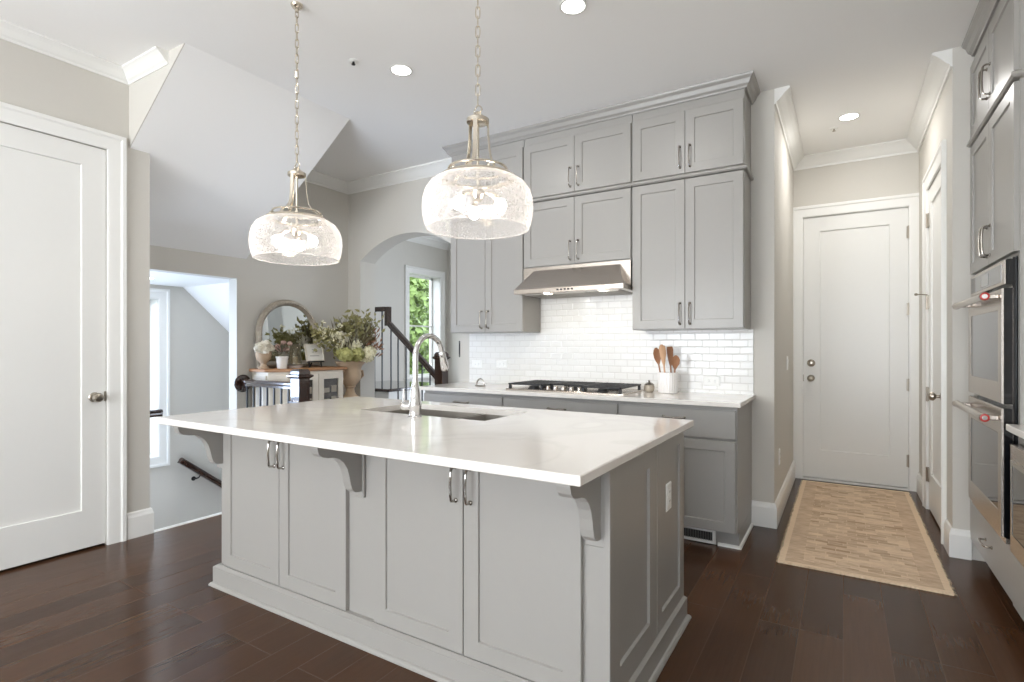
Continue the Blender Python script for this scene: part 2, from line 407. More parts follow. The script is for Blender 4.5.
    def leaf(self, base, tip, width, up=(0, 0, 1)):
        b = Vector(base); t = Vector(tip); d = t - b; s = d.cross(Vector(up))
        if s.length < 1e-5: s = Vector((1, 0, 0))
        s = s.normalized() * width; m = b + d * 0.45; h = Vector(up) * width * 0.35
        return self.add([b, m + s + h, t, m - s + h, m], [(0, 1, 2, 4), (0, 4, 2, 3)])
    def build(self, name, mat, parent=None, origin=None, smooth=True, angle=35):
        if parent is not None: inv = mat_of(parent).inverted()
        else: inv = Matrix.Translation(-Vector(origin or (0, 0, 0)))
        me = bpy.data.meshes.new(name)
        bm = bmesh.new()
        vs = [bm.verts.new(inv @ p) for p in self.v]
        for f in self.f:
            q = [vs[i] for i in f]
            try: bm.faces.new(q)
            except ValueError: pass
        bmesh.ops.remove_doubles(bm, verts=bm.verts, dist=1e-6)
        bmesh.ops.dissolve_degenerate(bm, dist=1e-6, edges=bm.edges)
        bmesh.ops.recalc_face_normals(bm, faces=bm.faces)
        bm.to_mesh(me); bm.free()
        if smooth:
            for p in me.polygons: p.use_smooth = True
            me.set_sharp_from_angle(angle=R(angle))
        me.materials.append(mat)
        o = bpy.data.objects.new(name, me); COL.objects.link(o)
        if parent is not None: o.parent = parent
        elif origin: o.location = origin
        return o

def tag(o, label, cat, group=None, kind=None):
    o['label'] = label; o['category'] = cat
    if group: o['group'] = group
    if kind: o['kind'] = kind
    return o
def thing(name, label, cat, loc, group=None, rot=(0, 0, 0)):
    o = bpy.data.objects.new(name, None); COL.objects.link(o); o.empty_display_size = 0.1
    o.location = loc; o.rotation_euler = rot
    return tag(o, label, cat, group)
def structure(o, label, cat):
    return tag(o, label, cat, kind='structure')
def sempty(name, label, cat, loc):
    return tag(thing(name, label, cat, loc), label, cat, kind='structure')

X_, Y_, Z_ = Vector((1, 0, 0)), Vector((0, 1, 0)), Vector((0, 0, 1))

# ------------------------------------------------------------------ room shell
CEIL = 3.03
YB = 4.11          # kitchen back wall
XL = -3.96         # left wall
XM = -4.65         # wall with the mirror
XF = -5.90         # outside wall beyond the stairs
YH = 5.785         # end of the hall
XH0, XH1 = -0.405, 0.555
XR = 1.27
YR = -3.4

f = MB()
f.box(-3.945, XR + 0.12, YR - 0.12, 1.80, -0.25, 0)
f.box(-3.945, XR + 0.12, 1.80, 2.92, -0.25, 0); f.box(-4.10, -3.945, 0.6, 1.68, -0.25, 0)
f.box(XM - 0.12, XR + 0.12, 2.92, 4.32, -0.25, 0)
f.box(XF - 0.12, XR + 0.12, 4.32, 7.6, -0.25, 0)
structure(f.build('floor', M['floor'], origin=(0, 0, 0), smooth=False), 'dark brown hardwood plank floor', 'floor')

c = MB(); c.box(XF - 0.2, XR + 0.15, YR - 0.15, 7.6, CEIL, CEIL + 0.15)
structure(c.build('ceiling', M['ceiling'], smooth=False), 'flat white kitchen ceiling', 'ceiling')

# sloped soffit under the upper stair / roof
SZ0, SS = 2.05, 0.718
def soff(x): return SZ0 + SS * (x - XM)
xs_top = XM + (CEIL - SZ0) / SS
s = MB()
s.prism([(XM, 1.682, SZ0), (xs_top, 1.682, CEIL), (XM, 1.682, CEIL)], (0, 2.917 - 1.682, 0))
structure(s.build('ceiling_slope', M['ceiling'], smooth=False), 'white sloped ceiling bulkhead over the stair opening', 'ceiling')
s = MB(); s.prism([(XL, 1.677, soff(XL)), (xs_top, 1.677, CEIL), (XL, 1.677, CEIL)], (0, 0.006, 0))
structure(s.build('wall_soffit', M['wall'], smooth=False), 'grey triangular end of the sloped bulkhead', 'wall')

# left wall with its door opening
DLY0, DLY1, DLZ = 0.735, 1.552, 2.495
w = MB()
w.box(XL - 0.12, XL, YR - 0.12, DLY0, 0, CEIL); w.box(XL - 0.12, XL, DLY1, 1.80, 0, CEIL); w.box(XL - 0.12, XL, DLY0, DLY1, DLZ, CEIL)
w.box(XM - 0.12, XL - 0.12, 1.68, 1.80, -1.6, CEIL)
structure(w.build('wall_left', M['wall'], smooth=False), 'grey wall around the panel door at the left', 'wall')

# wall with the mirror and the stair opening
w = MB()
w.box(XM - 0.12, XM, 2.827, 4.32, -1.6, CEIL); w.box(XM - 0.12, XM, 1.68, 2.827, 1.862, CEIL)
structure(w.build('wall_stairwell', M['wall'], smooth=False), 'grey wall with the stair opening and the mirror', 'wall')

# back wall with the arch
AX0, AX1, ASP, ARISE = -4.461, -3.124, 2.172, 0.235
w = MB()
half = (AX1 - AX0) / 2; rad = (half * half + ARISE * ARISE) / (2 * ARISE); acx = (AX0 + AX1) / 2; acz = ASP + ARISE - rad
arc = []
for i in range(25):
    x = AX0 + (AX1 - AX0) * i / 24
    arc.append((x, acz + math.sqrt(rad * rad - (x - acx) ** 2)))
w.box(XM, AX0, YB, 4.32, 0, CEIL); w.box(AX1, XH0 - 0.12, YB, 4.32, 0, CEIL)
for a, b in zip(arc[:-1], arc[1:]):
    w.prism([(a[0], YB, a[1]), (b[0], YB, b[1]), (b[0], YB, CEIL), (a[0], YB, CEIL)], (0, 0.21, 0))
structure(w.build('wall_back', M['wall'], smooth=False), 'grey back wall with an arched opening', 'wall')

# hall walls
HDX0, HDX1, HDZ = -0.325, 0.487, 2.468
RDY0, RDY1, RDZ = 4.43, 5.20, 2.455
w = MB(); w.box(XH0 - 0.12, XH0, YB, YH + 0.12, 0, CEIL)
structure(w.build('wall_hall_left', M['wall'], smooth=False), 'grey wall end beside the hall', 'wall')
w = MB()
w.box(XH0, HDX0, YH, YH + 0.12, 0, CEIL); w.box(HDX1, XH1, YH, YH + 0.12, 0, CEIL); w.box(HDX0, HDX1, YH, YH + 0.12, HDZ, CEIL)
structure(w.build('wall_hall_back', M['wall'], smooth=False), 'grey wall around the door at the end of the hall', 'wall')
w = MB()
w.box(XH1, XH1 + 0.12, YB, RDY0, 0, CEIL); w.box(XH1, XH1 + 0.12, RDY1, YH + 0.12, 0, CEIL); w.box(XH1, XH1 + 0.12, RDY0, RDY1, RDZ, CEIL)
w.box(XH1 + 0.12, XR, YB, YB + 0.12, 0, CEIL)
structure(w.build('wall_hall_right', M['wall'], smooth=False), 'pale wall on the right of the hall', 'wall')
w = MB(); w.box(XR, XR + 0.12, YR, YB, 0, CEIL)
structure(w.build('wall_right', M['wall'], smooth=False), 'grey wall behind the ovens', 'wall')
WBX = [(-3.55, -1.65), (-1.05, 0.85)]
w = MB()
w.box(XL, WBX[0][0], YR - 0.12, YR, 0, CEIL); w.box(WBX[0][1], WBX[1][0], YR - 0.12, YR, 0, CEIL); w.box(WBX[1][1], XR, YR - 0.12, YR, 0, CEIL)
for a, b in WBX:
    w.box(a, b, YR - 0.12, YR, 0, 0.45); w.box(a, b, YR - 0.12, YR, 2.65, CEIL)
structure(w.build('wall_rear', M['wall'], smooth=False), 'grey wall with two windows opposite the range', 'wall')

# outside wall beyond stairs and arch, with two windows
W1 = (6.45, 7.23, 0.745, 2.43)
W2 = (1.85, 2.76, 0.135, 1.73)
w = MB()
XF0 = XF - 0.24
w.box(XF0, XF, 0.6, W2[0], -1.8, CEIL); w.box(XF0, XF, W2[0], W2[1], -1.8, W2[2]); w.box(XF0, XF, W2[0], W2[1], W2[3], CEIL)
w.box(XF0, XF, W2[1], W1[0], -1.8, CEIL); w.box(XF0, XF, W1[0], W1[1], -1.8, W1[2]); w.box(XF0, XF, W1[0], W1[1], W1[3], CEIL)
w.box(XF0, XF, W1[1], 7.6, -1.8, CEIL)
structure(w.build('wall_outside', M['wall'], smooth=False), 'pale outside wall with the two stair windows', 'wall')
w = MB(); w.box(XF, -1.9, 7.42, 7.54, 0, CEIL); w.box(-2.0, -1.9, 4.32, 7.42, 0, CEIL)
structure(w.build('wall_stair_hall', M['wall'], smooth=False), 'pale far wall of the stair hall beyond the arch', 'wall')
w = MB(); w.box(XF, XM - 0.12, 0.6, 0.72, -1.8, 1.95); w.box(XM - 0.12, XM, 0.72, 1.68, -1.8, 1.95)
w.box(XF, XM - 0.12, 4.20, 4.32, -1.8, CEIL)
structure(w.build('wall_landing', M['wall'], smooth=False), 'pale walls enclosing the lower stair landing', 'wall')
c = MB()
c.prism([(XF, 0.6, 1.87), (XF, 3.0, 1.87), (XF, 4.2, 0.75), (XF, 4.2, 1.0), (XF, 3.1, 1.99), (XF, 0.6, 1.99)], (XM - 0.12 - XF, 0, 0))
structure(c.build('ceiling_stairwell', M['ceiling'], smooth=False), 'white stairwell ceiling that slopes down with the stair', 'ceiling')

# descending stairs (treads and risers down to a landing, then along the outside wall)
st = MB()
for i in range(4):
    x1 = -3.945 - 0.20 * i
    st.box(x1 - 0.23, x1, 1.80, 2.827, -0.18 * (i + 1) - 0.04, -0.18 * (i + 1))
st.box(XF, -4.70, 0.72, 2.95, -0.94, -0.90)
for i in range(5):
    st.box(XF, XM - 0.12, 2.95 + 0.26 * i, 2.95 + 0.26 * (i + 1) + 0.02, -0.90 - 0.18 * (i + 1) - 0.04, -0.90 - 0.18 * (i + 1))
structure(st.build('trim_stair_treads', M['floor'], smooth=False), 'dark wooden stair treads going down', 'stairs')
b_ = MB(); b_.box(-3.990, -3.945, 1.82, 2.80, -0.17, 0.004)
structure(b_.build('trim_floor_edge', M['trim'], smooth=False), 'white nosing along the floor edge at the stairs', 'trim')

# ------------------------------------------------------------------ crown, baseboards, casings
CROWN = [(0, -0.105), (0.010, -0.105), (0.014, -0.090), (0.030, -0.078), (0.062, -0.040), (0.082, -0.022), (0.095, -0.014), (0.095, 0), (0, 0)]
BASE = [(0, 0), (0.018, 0), (0.018, 0.135), (0.013, 0.150), (0.011, 0.163), (0.006, 0.170), (0, 0.170)]
def plan(z): return lambda x, y, h: (x, y, z + h)
def crown(name, path, label, mat='trim', k=1.0):
    m = MB(); m.sweep(path, [(a * k, b * k) for a, b in CROWN], plan(CEIL)); return structure(m.build(name, M[mat], smooth=False), label, 'crown molding')
crown('trim_1', [(-3.46, 1.677), (XL, 1.677), (XL, YR)], 'white crown molding over the left door wall', k=0.75)
crown('trim_2', [(-3.045, YB), (XM, YB), (XM, 2.917)], 'white crown molding in the corner above the arch')
crown('trim_3', [(XH1, YB + 0.002), (XH1, YH), (XH0, YH), (XH0, YB + 0.002)], 'white crown molding around the hall ceiling')
crown('trim_4', [(-2.0, 7.42), (XF, 7.42), (XF, 4.33)], 'white crown molding in the stair hall beyond the arch')
def base(name, path, label):
    m = MB(); m.sweep(path, BASE, plan(0)); return structure(m.build(name, M['trim'], smooth=False), label, 'baseboard')
base('baseboard_left', [(XL - 0.08, 1.80), (XL, 1.80), (XL, 1.66)], 'white baseboard between the left door and the stairs')
base('baseboard_hall_left', [(XH0, YH), (XH0, YB), (-0.548, YB)], 'white baseboard around the wall end left of the hall')
base('baseboard_hall_right', [(0.64, YB), (XH1, YB), (XH1, 4.30)], 'white baseboard around the wall end right of the hall')
base('baseboard_hall_corner', [(XH1, 5.31), (XH1, YH)], 'white baseboard behind the hall side door')
base('baseboard_stair_hall', [(-2.0, 7.42), (XF, 7.42), (XF, 6.0)], 'white baseboard in the stair hall')
base('baseboard_mirror', [(XM + 0.15, YB), (XM, YB), (XM, 2.99)], 'white baseboard behind the sideboard')

CAS = [(0, 0), (0, 0.012), (0.010, 0.015), (0.070, 0.018), (0.080, 0.026), (0.100, 0.026), (0.104, 0.016), (0.104, 0)]
def casing(m, u0, u1, v0, v1, mp, bottom=False):
    if bottom: m.sweep([(u0, v0), (u0, v1), (u1, v1), (u1, v0)], CAS, mp, closed=True)
    else: m.sweep([(u0, v0), (u0, v1), (u1, v1), (u1, v0)], CAS, mp)

def knob(o, p, n, r=0.029, mat='satin', name='knob', parent=None):
    m = MB(); m.lathe([(0.030, 0), (0.031, 0.004), (0.026, 0.010), (0.011, 0.014), (0.010, 0.032), (0.018, 0.037), (r, 0.047), (r * 1.02, 0.058), (r * 0.8, 0.070), (0.010, 0.075)], p, 24, n)
    return m.build(name, M[mat], o)

# left panel door (faces +X)
d = sempty('door_1', 'tall white single panel door with a round knob on the left wall', 'door', (XL, DLY0, 0))
m = MB(); m.shaker((XL - 0.045, DLY0 + 0.003, 0.014), Y_, X_, DLY1 - DLY0 - 0.006, DLZ - 0.018, 0.042, 0.125, 0.012, 0.232)
m.build('door_slab', M['door'], d, smooth=False)
m = MB(); casing(m, DLY0, DLY1, 0, DLZ, lambda u, v, h: (XL + h, u, v)); m.build('door_casing', M['trim'], d, smooth=False)
m = MB(); m.box(XL - 0.12, XL - 0.047, DLY0, DLY0 + 0.002, 0, DLZ); m.box(XL - 0.12, XL - 0.047, DLY1 - 0.002, DLY1, 0, DLZ); m.box(XL - 0.12, XL - 0.048, DLY0, DLY1, DLZ - 0.002, DLZ); m.build('door_jamb', M['trim'], d, smooth=False)
knob(d, (XL - 0.003, 1.486, 0.937), X_)
m = MB(); m.box(XL - 0.004, XL + 0.002, DLY1 - 0.014, DLY1 - 0.001, 0.91, 0.97); m.build('strike_plate', M['satin'], d, smooth=False)

# door at the end of the hall (faces -Y)
d = sempty('door_2', 'white single panel door with deadbolt at the end of the hall', 'door', (HDX0, YH, 0))
m = MB(); m.shaker((HDX0 + 0.004, YH + 0.052, 0.02), X_, -Y_, HDX1 - HDX0 - 0.008, HDZ - 0.025, 0.042, 0.135, 0.012, 0.262)
m.build('door_slab', M['door'], d, smooth=False)
m = MB(); m.sweep([(HDX1, 0), (HDX1, HDZ), (HDX0, HDZ), (HDX0, 0)], [(-o, h) for o, h in CAS], lambda u, v, h: (u, YH - h, v)); m.build('door_casing', M['trim'], d, smooth=False)
m = MB(); m.box(HDX0, HDX0 + 0.003, YH, YH + 0.055, 0, HDZ); m.box(HDX1 - 0.003, HDX1, YH, YH + 0.055, 0, HDZ); m.box(HDX0, HDX1, YH, YH + 0.055, HDZ - 0.003, HDZ); m.build('door_jamb', M['trim'], d, smooth=False)
m = MB(); m.box(HDX0, HDX1, YH - 0.03, YH + 0.05, 0.0, 0.012, 0.004); m.build('threshold', M['trim'], d, smooth=False)
knob(d, (-0.258, YH + 0.010, 0.953), -Y_)
m = MB(); m.lathe([(0.034, 0), (0.035, 0.006), (0.030, 0.014), (0.016, 0.018), (0.014, 0.026), (0.005, 0.027)], (-0.258, YH + 0.010, 1.094), 24, -Y_); m.build('deadbolt', M['satin'], d)
m = MB(); m.box(HDX0 - 0.002, HDX0 + 0.008, YH - 0.002, YH + 0.008, 0.92, 0.985); m.build('strike_plate', M['satin'], d, smooth=False)
for z in (2.244, 1.576, 0.916, 0.256):
    m = MB(); m.tube([(HDX1 - 0.002, YH - 0.004, z - 0.055), (HDX1 - 0.002, YH - 0.004, z + 0.055)], 0.008, 10)
    m.box(HDX1 - 0.018, HDX1 + 0.012, YH - 0.001, YH + 0.006, z - 0.052, z + 0.052); m.build('hinge', M['satin'], d)

# hall side door (faces -X)
d = sempty('door_3', 'white panel door in the right wall of the hall', 'door', (XH1, RDY0, 0))
m = MB(); m.shaker((XH1 + 0.046, RDY1 - 0.004, 0.016), -Y_, -X_, RDY1 - RDY0 - 0.008, RDZ - 0.02, 0.042, 0.12, 0.012, 0.28)
m.build('door_slab', M['door'], d, smooth=False)
m = MB(); m.sweep([(RDY0, 0), (RDY0, RDZ), (RDY1, RDZ), (RDY1, 0)], CAS, lambda u, v, h: (XH1 - h, u, v)); m.build('door_casing', M['trim'], d, smooth=False)
m = MB(); m.box(XH1, XH1 + 0.046, RDY0, RDY0 + 0.003, 0, RDZ); m.box(XH1, XH1 + 0.046, RDY1 - 0.003, RDY1, 0, RDZ); m.build('door_jamb', M['trim'], d, smooth=False)
knob(d, (XH1 + 0.004, 4.52, 0.92), -X_)
for z in (2.216, 1.590, 0.885, 0.270):
    m = MB(); m.tube([(XH1 - 0.006, RDY1 - 0.006, z - 0.055), (XH1 - 0.006, RDY1 - 0.006, z + 0.055)], 0.009, 10)
    m.box(XH1 - 0.004, XH1 + 0.003, RDY1 - 0.045, RDY1 - 0.004, z - 0.052, z + 0.052); m.build('hinge', M['satin'], d)
m = MB(); m.tube([(XH1 - 0.006, RDY1 - 0.006, 1.65), (XH1 - 0.075, RDY1 - 0.05, 1.65)], 0.004, 8); m.lathe([(0.001, 0), (0.010, 0.002), (0.010, 0.014), (0.001, 0.016)], (XH1 - 0.072, RDY1 - 0.05, 1.65), 12, (-1, -0.6, 0)); m.build('door_stop', M['satin'], d)

# unseen thin panels added behind the doors so no daylight leaks under them
w = MB(); w.box(XL - 0.14, XL - 0.121, DLY0 - 0.1, DLY1 + 0.1, -0.25, DLZ + 0.1)
structure(w.build('light_block_left', M['wall'], smooth=False), 'grey added panel blocking light behind the left door', 'wall')
w = MB(); w.box(HDX0 - 0.1, HDX1 + 0.1, YH + 0.121, YH + 0.14, 0, HDZ + 0.1); w.box(XH1 + 0.121, XH1 + 0.14, RDY0 - 0.1, RDY1 + 0.1, 0, RDZ + 0.1)
structure(w.build('light_block_hall', M['wall'], smooth=False), 'grey added panels blocking light behind the two hall doors', 'wall')

# windows
def window(name, label, y0, y1, z0, z1, sill=True, rails=1):
    o = sempty(name, label, 'window', (XF, y0, z0))
    m = MB(); m.sweep([(y0, z0), (y0, z1), (y1, z1), (y1, z0)], CAS, lambda u, v, h: (XF + h, u, v), closed=True); m.build('window_casing', M['trim'], o, smooth=False)
    m = MB()
    t = 0.035
    for a, b, cc, dd in ((y0, y0 + t, z0, z1), (y1 - t, y1, z0, z1), (y0, y1, z0, z0 + t), (y0, y1, z1 - t, z1)): m.box(XF0 + 0.03, XF0 + 0.075, a, b, cc, dd)
    for k in range(1, rails + 1):
        z = z0 + (z1 - z0) * k / (rails + 1); m.box(XF0 + 0.035, XF0 + 0.07, y0, y1, z - 0.012, z + 0.012)
    m.build('sash', M['trim'], o, smooth=False)
    m = MB()
    for a, b, cc, dd in ((y0 - 0.001, y0 + 0.006, z0, z1), (y1 - 0.006, y1 + 0.001, z0, z1), (y0, y1, z0 - 0.001, z0 + 0.006), (y0, y1, z1 - 0.006, z1 + 0.001)): m.box(XF0, XF + 0.001, a, b, cc, dd)
    m.build('window_jamb', M['trim'], o, smooth=False)
    m = MB(); m.box(XF0 + 0.05, XF0 + 0.054, y0 + t, y1 - t, z0 + t, z1 - t); m.build('pane', M['pane'], o, smooth=False)
    if sill:
        m = MB(); m.box(XF, XF + 0.05, y0 - 0.13, y1 + 0.13, z0 - 0.035, z0 - 0.005, 0.006); m.build('window_sill', M['trim'], o, smooth=False)
    return o
window('window_1', 'white framed window onto green trees in the stair hall', *W1)
window('window_2', 'bright white framed window on the lower stair landing', *W2, sill=False, rails=0)
for nm, lb, y_, x0, x1, z0, z1 in (('window_5', 'added unseen white window frame on the end wall of the stair hall', 7.42, -4.25, -2.55, 0.40, 2.40),):  # unseen frame on the solid wall, added to go with the fill lamp
    o = sempty(nm, lb, 'window', (x0, y_, z0))
    m = MB(); m.sweep([(x1, z0), (x1, z1), (x0, z1), (x0, z0)], [(-q, h_) for q, h_ in CAS], lambda u, v, h: (u, y_ - h, v), closed=True); m.build('window_casing', M['trim'], o, smooth=False)
    m = MB()
    for a, b, c_, d_ in ((x0, x0 + .05, z0, z1), (x1 - .05, x1, z0, z1), (x0, x1, z0, z0 + .05), (x0, x1, z1 - .05, z1)): m.box(a, b, y_ - 0.035, y_ - 0.001, c_, d_)
    m.build('sash', M['trim'], o, smooth=False)
for i, (a, b) in enumerate(WBX):
    o = sempty('window_%d' % (3 + i), ('wide white window opposite the range, left one' if i == 0 else 'wide white window opposite the range, right one'), 'window', (a, YR, 0.45))
    m = MB()
    m.sweep([(a, 0.45), (a, 2.65), (b, 2.65), (b, 0.45)], CAS, lambda u, v, h: (u, YR + h, v), closed=True); m.build('window_casing', M['trim'], o, smooth=False)
    m = MB()
    for x0, x1, z0, z1 in ((a, a + 0.05, 0.45, 2.65), (b - 0.05, b, 0.45, 2.65), (a, b, 0.45, 0.5), (a, b, 2.6, 2.65), ((a + b) / 2 - 0.03, (a + b) / 2 + 0.03, 0.45, 2.65)): m.box(x0, x1, YR - 0.09, YR - 0.04, z0, z1)
    m.build('sash', M['trim'], o, smooth=False)
    m = MB(); m.box(a + 0.05, b - 0.05, YR - 0.066, YR - 0.062, 0.5, 2.6); m.build('pane', M['pane'], o, smooth=False)

# ------------------------------------------------------------------ kitchen island
IX0, IX1 = -2.805, -0.625
IY0, IY1 = 1.622, 2.525
isl = thing('kitchen_island', 'long grey shaker cabinet island with overhanging white top', 'kitchen island', (-1.7, 2.07, 0))
m = MB(); m.box(IX0, IX1 - 0.022, IY0, 1.98, 0.10, 0.882); m.box(IX0, -2.24, 1.98, IY1, 0.10, 0.882); m.box(-1.36, IX1 - 0.022, 1.98, IY1, 0.10, 0.882); m.box(-2.24, -1.36, 2.46, IY1, 0.10, 0.882); m.box(-2.24, -1.36, 1.98, 2.46, 0.10, 0.60); m.build('body', M['cab'], isl, smooth=False)
m = MB()
m.loft([[(IX0 - 0.016, 1.584, 0), (IX1 + 0.012, 1.584, 0), (IX1 + 0.012, IY1 + 0.012, 0), (IX0 - 0.016, IY1 + 0.012, 0)],
        [(IX0 - 0.016, 1.584, 0.096), (IX1 + 0.012, 1.584, 0.096), (IX1 + 0.012, IY1 + 0.012, 0.096), (IX0 - 0.016, IY1 + 0.012, 0.096)],
        [(IX0, 1.602, 0.107), (IX1 - 0.002, 1.602, 0.107), (IX1 - 0.002, IY1, 0.107), (IX0, IY1, 0.107)]])
m.build('plinth', M['cab'], isl, smooth=False)
m = MB(); m.sweep([(IX0 - 0.016, 1.584), (IX0 - 0.016, IY1 + 0.012), (IX1 + 0.012, IY1 + 0.012), (IX1 + 0.012, 1.584)], [(0, 0), (0.016, 0), (0.014, 0.008), (0.008, 0.015), (0, 0.018)], plan(0), closed=True)
m.build('shoe_molding', M['cab'], isl, smooth=False)

def pull_path(p, ax, n, L, so=0.032):
    p = Vector(p); ax = Vector(ax); n = Vector(n)
    pts = []
    for t, o in ((-0.5, 0), (-0.5, 0.5), (-0.485, 0.78), (-0.44, 0.93), (-0.25, 1.02), (0, 1.06), (0.25, 1.02), (0.44, 0.93), (0.485, 0.78), (0.5, 0.5), (0.5, 0)):
        pts.append(p + ax * (t * L) + n * (o * so))
    return pts
def pull(parent, p, ax, n, L=0.145, mat='nickel', r=0.0052):
    m = MB(); m.tube(pull_path(p, ax, n, L), r, 8)
    for sgn in (-0.5, 0.5):
        m.lathe([(0.009, 0), (0.009, 0.004), (0.006, 0.007), (0.004, 0.0075)], Vector(p) + Vector(ax) * (sgn * L), 12, n)
    return m.build('handle', M[mat], parent)

def cab_door(parent, o, ux, n, w, h, hinge='l', hz=None, st=0.06, L=0.145, name='door', handle=True):
    """shaker door with its pull as a sub-part; hinge side l/r along ux, hz = pull centre height above the door's foot"""
    m = MB(); m.shaker(o, ux, n, w, h, 0.02, st); d = m.build(name, M['cab'], parent, smooth=False)
    if handle:
        x = w - 0.032 if hinge == 'l' else 0.032
        pull(d, Vector(o) + Vector(ux) * x + Z_ * hz + Vector(n) * 0.02, Z_, n, L)
    return d
DZ0, DZ1 = 0.110, 0.872
for x0, x1, hg in ((-2.757, -2.293, 'l'), (-2.289, -1.829, 'r'), (-1.660, -1.201, 'l'), (-1.197, -0.724, 'r')):
    cab_door(isl, (x0, IY0, DZ0), X_, -Y_, x1 - x0, DZ1 - DZ0, hg, 0.632, 0.066, 0.125)

def corbel(parent, x0, x1):
    y = IY0; t = 0.884
    prof = [(0, 0), (-0.245, 0), (-0.252, -0.012), (-0.252, -0.030), (-0.244, -0.052), (-0.225, -0.066), (-0.195, -0.073), (-0.165, -0.076), (-0.135, -0.086),
            (-0.108, -0.106), (-0.088, -0.134), (-0.076, -0.166), (-0.068, -0.200), (-0.058, -0.226), (-0.042, -0.240), (-0.018, -0.244), (0, -0.244)]
    m = MB(); m.prism([(x0, y - 0.012 + a * 0.90, t + b) for a, b in prof], (x1 - x0, 0, 0)); k = m.build('corbel', M['cab'], parent, smooth=False)
    m = MB(); m.box(x0 - 0.012, x1 + 0.012, y - 0.014, y, t - 0.272, t, 0.003); m.build('corbel_backplate', M['cab'], k, smooth=False)
corbel(isl, -2.812, -2.768); corbel(isl, -1.782, -1.738); corbel(isl, -0.702, -0.658)
# right end: two framed panels and the corner post
m = MB(); m.shaker((IX1 - 0.022, 1.604, 0.107), Y_, X_, 0.503, 0.777, 0.022, 0.092, 0.010); m.build('end_panel', M['cab'], isl, smooth=False)
m = MB(); m.shaker((IX1 - 0.022, 2.110, 0.107), Y_, X_, 0.415, 0.777, 0.022, 0.068, 0.010); m.build('end_panel', M['cab'], isl, smooth=False)

ctop = MB()
def rect(x0, x1, y0, y1, z, i=0): return [(x0 + i, y0 + i, z), (x1 - i, y0 + i, z), (x1 - i, y1 - i, z), (x0 + i, y1 - i, z)]
CX0, CX1, CY0, CY1 = -2.81, -0.588, 1.298, 2.553
SX0, SX1, SY0, SY1 = -2.20, -1.39, 2.02, 2.42
ctop.loft([rect(CX0, CX1, CY0, CY1, 0.884, 0.003), rect(CX0, CX1, CY0, CY1, 0.887), rect(CX0, CX1, CY0, CY1, 0.911), rect(CX0, CX1, CY0, CY1, 0.914, 0.003),
           rect(SX0, SX1, SY0, SY1, 0.914), rect(SX0, SX1, SY0, SY1, 0.884)], loop=True)
tag(ctop.build('island_countertop', M['quartz'], origin=(-1.7, 1.93, 0.884), smooth=False), 'white quartz slab with a sink cut out on the island', 'countertop')

snk = thing('kitchen_sink', 'stainless double bowl sink set into the island top', 'sink', (-1.8, 2.22, 0.884))
for x0, x1 in ((SX0 - 0.006, -1.70), (-1.66, SX1 + 0.006)):
    m = MB(); y0, y1 = SY0 - 0.006, SY1 + 0.006
    m.loft([rect(x0 - 0.012, x1 + 0.012, y0 - 0.012, y1 + 0.012, 0.8835), rect(x0, x1, y0, y1, 0.8835), rect(x0, x1, y0, y1, 0.70, 0.01), rect(x0, x1, y0, y1, 0.69, 0.03),
            rect(x0, x1, y0, y1, 0.685, 0.03), rect(x0 - 0.012, x1 + 0.012, y0 - 0.012, y1 + 0.012, 0.685)], cap=False, loop=False)
    m.f.append(tuple(len(m.v) - 8 + j for j in range(4)))
    bsn = m.build('basin', M['sinksteel'], snk, smooth=False)
    m = MB(); m.lathe([(0.001, 0), (0.045, 0.001), (0.045, 0.004), (0.02, 0.002), (0.001, 0.002)], ((x0 + x1) / 2, 2.25, 0.690), 20); m.build('drain', M['chrome'], bsn)
m = MB(); m.box(-1.70, -1.66, SY0 - 0.004, SY1 + 0.004, 0.70, 0.876, 0.008); m.build('divider', M['sinksteel'], snk)

fct = thing('kitchen_faucet', 'chrome gooseneck pull-down faucet standing on the island top', 'faucet', (-1.73, 1.935, 0.914))
fx, fy = -1.73, 1.935
m = MB(); m.lathe([(0.033, 0), (0.034, 0.006), (0.029, 0.012), (0.028, 0.05), (0.030, 0.055), (0.030, 0.075), (0.027, 0.08), (0.026, 0.12), (0.020, 0.15), (0.0155, 0.17), (0.0150, 0.18)], (fx, fy, 0.914), 24); m.build('body', M['chrome'], fct)
pth = [(fx, fy, 1.08), (fx, fy, 1.20)]
for i in range(13):
    a = math.pi - math.pi * 0.94 * i / 12; pth.append((fx, fy + 0.100 + 0.100 * math.cos(a), 1.205 + 0.100 * math.sin(a)))
m = MB(); m.tube(pth, 0.0135, 14); m.build('neck', M['chrome'], fct)
m = MB(); e = Vector(pth[-1]); dd = (Vector(pth[-1]) - Vector(pth[-2])).normalized()
m.lathe([(0.0140, -0.004), (0.0165, 0.0), (0.0170, 0.03), (0.0205, 0.055), (0.0215, 0.085), (0.0185, 0.097), (0.010, 0.098)], e, 18, dd); m.build('spray_head', M['chrome'], fct)
m = MB(); m.lathe([(0.010, 0), (0.016, 0.004), (0.018, 0.028), (0.020, 0.034), (0.020, 0.05), (0.014, 0.058), (0.002, 0.06)], (fx - 0.026, fy, 0.965), 16, (-1, 0, 0.05))
m.tube([(fx - 0.078, fy, 0.97), (fx - 0.086, fy + 0.01, 1.0), (fx - 0.092, fy + 0.02, 1.045)], [0.006, 0.005, 0.006], 8); m.build('lever', M['chrome'], fct)

